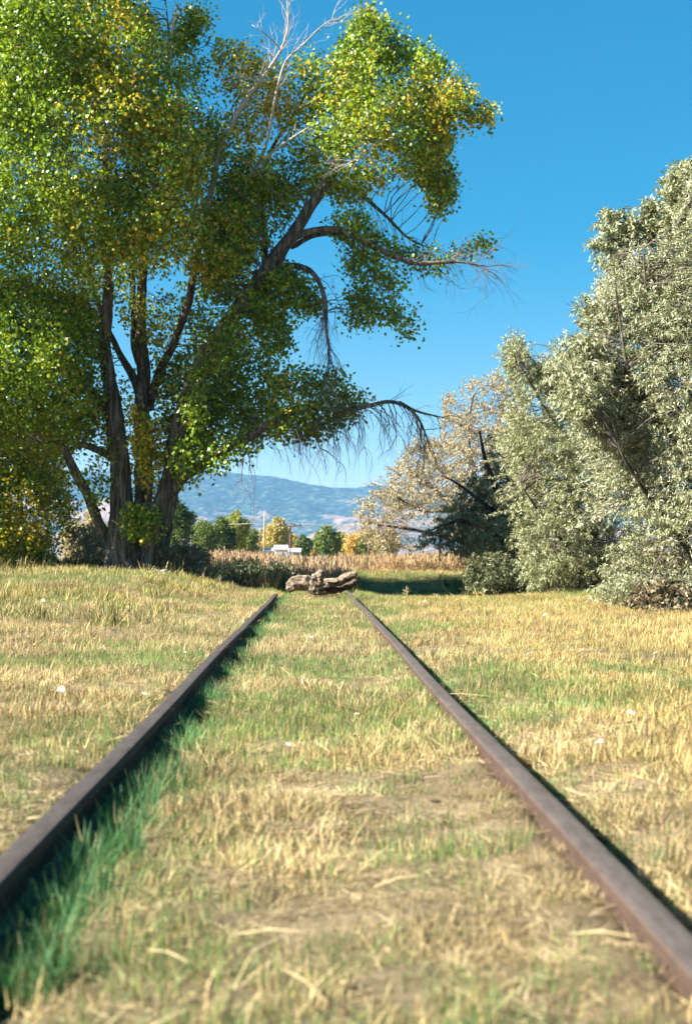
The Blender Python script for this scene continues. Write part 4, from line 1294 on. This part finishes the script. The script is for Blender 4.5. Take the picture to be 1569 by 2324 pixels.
def house(name, label, px, w_px, top, D, mats, cat, doors=1):
    k = D / F
    c = at(px, 1262, D); gz = float(ground_z(c[0], c[1]))
    w = w_px * k; ztop = .883 + (1262 - top) * k
    dep = w * .8; wall_h = (ztop - gz) * .68
    t_ = empty(name, (c[0], D, gz), label, cat)
    mb_ = MB(); mb_.box((c[0], D, gz + wall_h / 2 - .2), (w, dep, wall_h + .4)); mb_.build("wall", mats[0], t_, smooth=False)
    h0 = gz + wall_h; e = w * .06
    x0, x1, y0, y1 = c[0] - w / 2 - e, c[0] + w / 2 + e, D - dep / 2 - e, D + dep / 2 + e
    Vr = [(x0, y0, h0), (x1, y0, h0), (x1, y1, h0), (x0, y1, h0), (x0, D, ztop), (x1, D, ztop)]
    Vr += [(a, b, cc + .12) for a, b, cc in Vr[:4]]
    mb_ = MB(); mb_.add(Vr, [[0, 1, 2, 3], [6, 7, 5, 4], [8, 9, 4, 5], [0, 6, 7, 1], [2, 8, 9, 3], [1, 7, 5, 8], [0, 9, 4, 6]]); mb_.build("roof", mats[1], t_, smooth=False)
    for q in range(doors):
        xx = c[0] + (q - (doors - 1) / 2) * w * .45
        mb_ = MB(); mb_.box((xx, D - dep / 2 - .03, gz + wall_h * .42), (w * .24, .12, wall_h * .84)); mb_.build("door", M_tan if q % 2 == 0 else M_dark, t_, smooth=False)
    mb_ = MB(); mb_.box((c[0], D - dep / 2 - .03, gz + wall_h * .8), (w * .12, .10, wall_h * .2)); mb_.build("window", M_dark, t_, smooth=False)


house("shed", "small white shed with tan door between the two utility poles", 637, 29, 1237, 150, (M_white, M_white), "shed")
house("house", "low white roofed house half hidden by weeds right of the shed", 668, 26, 1244, 160, (M_grey, M_white), "house", 2)
house("house", "pale house with light roof left of the pale utility pole", 577, 30, 1214, 240, (M_grey, M_white), "house", 2)
house("shed", "grey low shed left of the white shed", 608, 26, 1242, 170, (M_grey, M_grey), "shed", 1)

# ------------------------------------------------------------------ poles and wires
M_polep = noise_mat("pale_pole_wood", [(.3, (.32, .24, .17)), (.7, (.45, .34, .25))], scale=4, bump=0)
M_poled = noise_mat("dark_pole_wood", [(.3, (.10, .07, .05)), (.7, (.20, .14, .10))], scale=4, bump=0)


def pole(px, top, D, mat, label, arm, r=.14):
    c = at(px, 1262, D); gz = float(ground_z(c[0], c[1])); zt = .883 + (1262 - top) * D / F
    t_ = empty("utility_pole", (c[0], D, gz), label, "utility pole", "utility poles beyond the weeds")
    mb_ = MB(); mb_.tube([(c[0], D, gz - .3), (c[0], D, (gz + zt) / 2), (c[0] + .02, D, zt)], [r * 1.15, r, r * .8], 8); mb_.build("pole_shaft", mat, t_)
    if arm:
        mb_ = MB(); mb_.box((c[0], D - .16, zt - .35), (2.2, .12, .14)); arm_ = mb_.build("crossarm", mat, t_, smooth=False)
        for s_ in (-.95, -.4, .4, .95):
            mb_ = MB(); mb_.tube([(c[0] + s_, D - .16, zt - .27), (c[0] + s_, D - .16, zt - .1)], [.05, .05], 6); mb_.build("insulator", M_dark, arm_)
    return np.array([c[0], D, zt])


t1 = pole(599, 1166, 135, M_polep, "tall pale wooden pole rising above the tan bush", False, .075)
t2 = pole(658, 1186, 135, M_poled, "dark pole with a crossarm right of the white shed", True, .07)
t3 = pole(835, 1214, 135, M_poled, "short dark pole in front of the golden trees", False, .07)
t4 = at(1200, 1186, 150)
t0 = at(-200, 1180, 140)
pole(1200, 1184, 150, M_poled, "utility pole behind the dark tree at the far end of the wires", False, .08)


def wire(pa, pb, label, sag=.5):
    t_ = np.linspace(0, 1, 30)[:, None]
    p_ = pa * (1 - t_) + pb * t_; p_[:, 2] -= (4 * t_ * (1 - t_))[:, 0] * sag
    mb_ = MB(); mb_.tube(p_, np.full(30, .022), 4)
    tag(mb_.build("power_wire", M_grey), label, "wire", "wires strung between the utility poles")


wire(t2 + [.9, -.16, -.12], t4 + [0, 0, 0.1], "upper wire running right from the crossarm pole", .25)
wire(t2 + [.4, -.16, -.12], t4 + [0, 0, -.4], "lower wire running right from the crossarm pole", .3)
wire(t2 + [-.9, -.16, -.12], t1 + [0, 0, -.9], "short wire joining the pale pole to the crossarm pole", .1)
wire(t1 + [0, 0, -.9], t0 + [0, 0, 0], "wire running left from the pale pole", .4)


# ------------------------------------------------------------------ driftwood at the end of the rails
def lump(name, pts, rad, sides, label, wob, flat=1.0, ends=None, seed=0, col=(.72, .68, .64)):
    """a weathered piece of trunk; pts world, rad list"""
    random.seed(seed)
    pts = np.array(pts, float); rad = np.array(rad, float)
    L = np.concatenate([[0], np.cumsum(np.linalg.norm(np.diff(pts, axis=0), axis=1))])
    m = 34
    t_ = np.linspace(0, L[-1], m)
    Q = np.stack([np.interp(t_, L, pts[:, k]) for k in range(3)], 1)
    rr = np.interp(t_, L, rad)
    for _ in range(3):
        Q[1:-1] = Q[1:-1] * .5 + (Q[:-2] + Q[2:]) * .25; rr[1:-1] = rr[1:-1] * .5 + (rr[:-2] + rr[2:]) * .25
    mb_ = MB(); mb_.tube(Q, rr, 30, col, wob=wob)
    V_ = mb_.V[0]
    c_ = Q.mean(0)
    g = fbm(V_[:, 0] * 1 + V_[:, 1], V_[:, 2] + V_[:, 1] * .3, .16, 13 + seed, 3) - .5
    g2 = np.abs(vnoise(V_[:, 0] * 1.2, V_[:, 2] * 2.2 + V_[:, 1], .07, seed) - .5)
    dirn = unit(V_ - c_)
    V_ = V_ + dirn * (g * .15 - g2 * .09)[:, None]
    mb_.V[0] = V_
    o_ = mb_.build(name, M_drift)
    tag(o_, label, "log", "driftwood piled across the track")
    return o_


DL = 29.9
A = lambda px, py, dd=0: at(px, py, DL + dd)
k_ = DL / F
lump("driftwood_chunk", [A(650, 1338, .1), A(672, 1325), A(700, 1322, -.05), A(722, 1332, 0)], [9 * k_, 17 * k_, 18 * k_, 9 * k_], 30, "left gnarled chunk of the grey driftwood pile", .5, seed=1)
lump("driftwood_chunk", [A(664, 1326, .35), A(690, 1314, .3), A(712, 1318, .3)], [6 * k_, 8 * k_, 6 * k_], 20, "small knobby piece on top of the left chunk", .5, seed=2)
lump("driftwood_stump", [A(716, 1348, -.15), A(718, 1328, -.15), A(722, 1310, -.05), A(724, 1301, 0)], [20 * k_, 17 * k_, 13 * k_, 7 * k_], 30, "broken upright stump in the middle of the driftwood pile", .5, seed=3)
lump("driftwood_log", [A(728, 1325, .25), A(748, 1323, .2), A(772, 1319, .15), A(792, 1308, .1), A(806, 1303, 0)], [11 * k_, 12 * k_, 11 * k_, 9 * k_, 6 * k_], 30, "long curved log at the right of the driftwood pile, its tip raised", .35, seed=4)
lump("driftwood_log", [A(738, 1341, .35), A(770, 1338, .35), A(800, 1326, .35), A(807, 1318, .3)], [8 * k_, 9 * k_, 8 * k_, 6 * k_], 30, "dark lower log under the curved log of the driftwood pile", .35, seed=5, col=(.36, .30, .27))
lump("driftwood_knot", [A(712, 1309, 0), A(728, 1302, -.1), A(736, 1306, -.1)], [6 * k_, 8 * k_, 4 * k_], 20, "pale knot on top of the middle stump", .5, seed=6)
random.seed(21)


# ------------------------------------------------------------------ stones at the foot of the cottonwood and small litter
def stone(px, py, D, s, label, squash=.6, mat=None, group=None):
    c = at(px, py, D); c[2] = float(ground_z(c[0], c[1])) + s * .25 * squash
    n1, n2 = 9, 12
    th = np.linspace(0.001, math.pi - .001, n1)[:, None]; ph = (np.arange(n2) * 2 * math.pi / n2)[None]
    x = np.sin(th) * np.cos(ph); y = np.sin(th) * np.sin(ph); z = np.cos(th) * np.ones_like(ph)
    sd = random.random() * 30
    r = 1 + .55 * (vnoise(x * 1.7 + sd, y * 1.7 + z * 1.3, .9, sd) - .5)
    V_ = np.stack([x * r * s, y * r * s * .8, z * r * s * squash], -1).reshape(-1, 3) + c
    i = np.arange(n1 - 1)[:, None] * n2; j = np.arange(n2)[None]; j2 = (j + 1) % n2
    Fq_ = np.stack([i + j, i + n2 + j, i + n2 + j2, i + j2], -1).reshape(-1, 4)
    o_ = mesh_np("stone", V_, Fq_, mat or M_stone, False)
    tag(o_, label, "stone", group)


gs = "pale stones at the foot of the cottonwood"
stone(372, 1296, 34.3, .16, "largest pale stone right of the cottonwood trunk", .55, group=gs)
stone(352, 1299, 34.2, .11, "smaller pale stone close to the cottonwood trunk", .6, group=gs)
stone(340, 1300, 34.0, .09, "flat small stone nearest the cottonwood trunk", .4, group=gs)
stone(445, 1337, 29.0, .07, "pale stone alone in the grass right of the cottonwood foot", .5)

# dry fallen leaves lying on the turf
M_lit = noise_mat("fallen_leaf", [(.3, (.55, .47, .34)), (.7, (.72, .66, .52))], scale=20, bump=0)
lv = np.array([(0, 0, 0), (.02, -.022, .006), (.045, -.018, .012), (.062, 0, .004), (.045, .02, .010), (.02, .024, .012)])
lf = np.array([[0, 1, 2, 3], [0, 3, 4, 5]])
proto = mesh_np("fallen_leaf", lv, lf, M_lit, False)
spots = [(200, 1420), (230, 1492), (395, 1432), (500, 1435), (700, 1450), (185, 1540), (560, 1380), (330, 1600), (1060, 1398), (1230, 1402), (1300, 1480), (1240, 1640), (1400, 1560), (1480, 1500), (690, 1560), (830, 1620), (300, 1380), (100, 1400), (420, 1500), (560, 1490), (480, 1540), (1190, 1500), (1100, 1440), (960, 1370), (1350, 1700), (1440, 1640), (880, 1450), (760, 1400), (60, 1470), (130, 1590), (640, 1700), (940, 1800)]
for k, (px, py) in enumerate(spots):
    o = proto if k == 0 else proto.copy()
    if k: COL.objects.link(o)
    D = .85 * F / (py - 1262)
    c = at(px, py, D); c[2] = float(ground_z(c[0], c[1])) + .045
    o.location = c
    o.rotation_euler = (random.uniform(-.6, .6), random.uniform(-.6, .6), random.uniform(0, 6.28))
    s_ = random.uniform(.7, 1.3); o.scale = (s_, s_, s_)
    tag(o, "small pale curled leaf fallen on the dry grass", "leaf", "pale leaves fallen on the grass")

# long straw stems lying in the near grass
M_straw = noise_mat("straw_stem", [(.3, (.36, .28, .14)), (.7, (.52, .42, .22))], scale=20, bump=0)
stems = [(335, 2110, 430, 2200), (540, 2080, 700, 2130), (480, 1920, 540, 1990), (1000, 2290, 1180, 2230), (1290, 2110, 1440, 2200), (850, 1990, 960, 2010), (980, 1580, 1120, 1590), (1150, 1560, 1260, 1590), (650, 2180, 740, 2270), (1330, 1990, 1380, 2080), (620, 1760, 700, 1740), (760, 1880, 880, 1860)]
stem_lb = ["straw stem lying slanted just right of the left rail's near end", "straw stem in the near middle, almost level", "short straw stem left of the middle of the near turf",
           "straw stem at the bottom edge right of the middle", "straw stem leaning down toward the near end of the right rail", "level straw stem in the centre of the near turf",
           "thin level straw stem just beyond the right rail, left one of two", "thin level straw stem just beyond the right rail, right one of two", "slanted straw stem near the bottom middle",
           "steep short straw stem beside the right rail's inner side", "small straw stem between the rails at middle distance", "straw stem right of the small one between the rails"]
keep_k = (0, 1, 4, 5, 6, 8, 10)
for k, (xa, ya, xb, yb) in enumerate(stems):
    if k not in keep_k: continue
    pa = at(xa, ya, .83 * F / (ya - 1262)); pb = at(xb, yb, .83 * F / (yb - 1262))
    pa[2] = float(ground_z(pa[0], pa[1])) + .03; pb[2] = float(ground_z(pb[0], pb[1])) + .07
    mid = (pa + pb) / 2 + [0, 0, .008]
    mb = MB(); mb.tube([pa, mid * .5 + pa * .5, mid, mid * .5 + pb * .5, pb], [.0022, .002, .0018, .0015, .001], 5)
    tag(mb.build("straw_stem", M_straw), stem_lb[k], "straw stem", "straw stems lying in the near grass")

# single dry stalks in the shade right of the log
for k, (px, py, hh, lb) in enumerate([(920, 1352, 30, "single tan weed stalk in the shade right of the driftwood"), (1093, 1350, 22, "short reddish weed stalk before the dark brush"), (985, 1352, 10, "low bent weed stalk between the two standing stalks"), (995, 1262, 24, "dark branching dead weed in the brown field")]):
    D = 30.5 if k < 3 else 40
    c = at(px, py, D); c[2] = float(ground_z(c[0], c[1]))
    h = hh * D / F
    t_ = MB()
    t_.tube([c, c + [.02, 0, h * .5], c + [.05, 0, h]], [.007, .006, .004], 5)
    for q in range(7):
        s_ = c + np.array([.02 + .03 * q / 7, 0, h * (.35 + .6 * q / 7)])
        t_.tube([s_, s_ + [random.uniform(-.06, .06), random.uniform(-.05, .05), .05], s_ + [random.uniform(-.10, .10), random.uniform(-.05, .05), .10]], [.006, .008, .003], 4)
    tag(t_.build("weed_stalk", M_straw if k < 3 else M_twig), lb, "weed")
print("scene built")
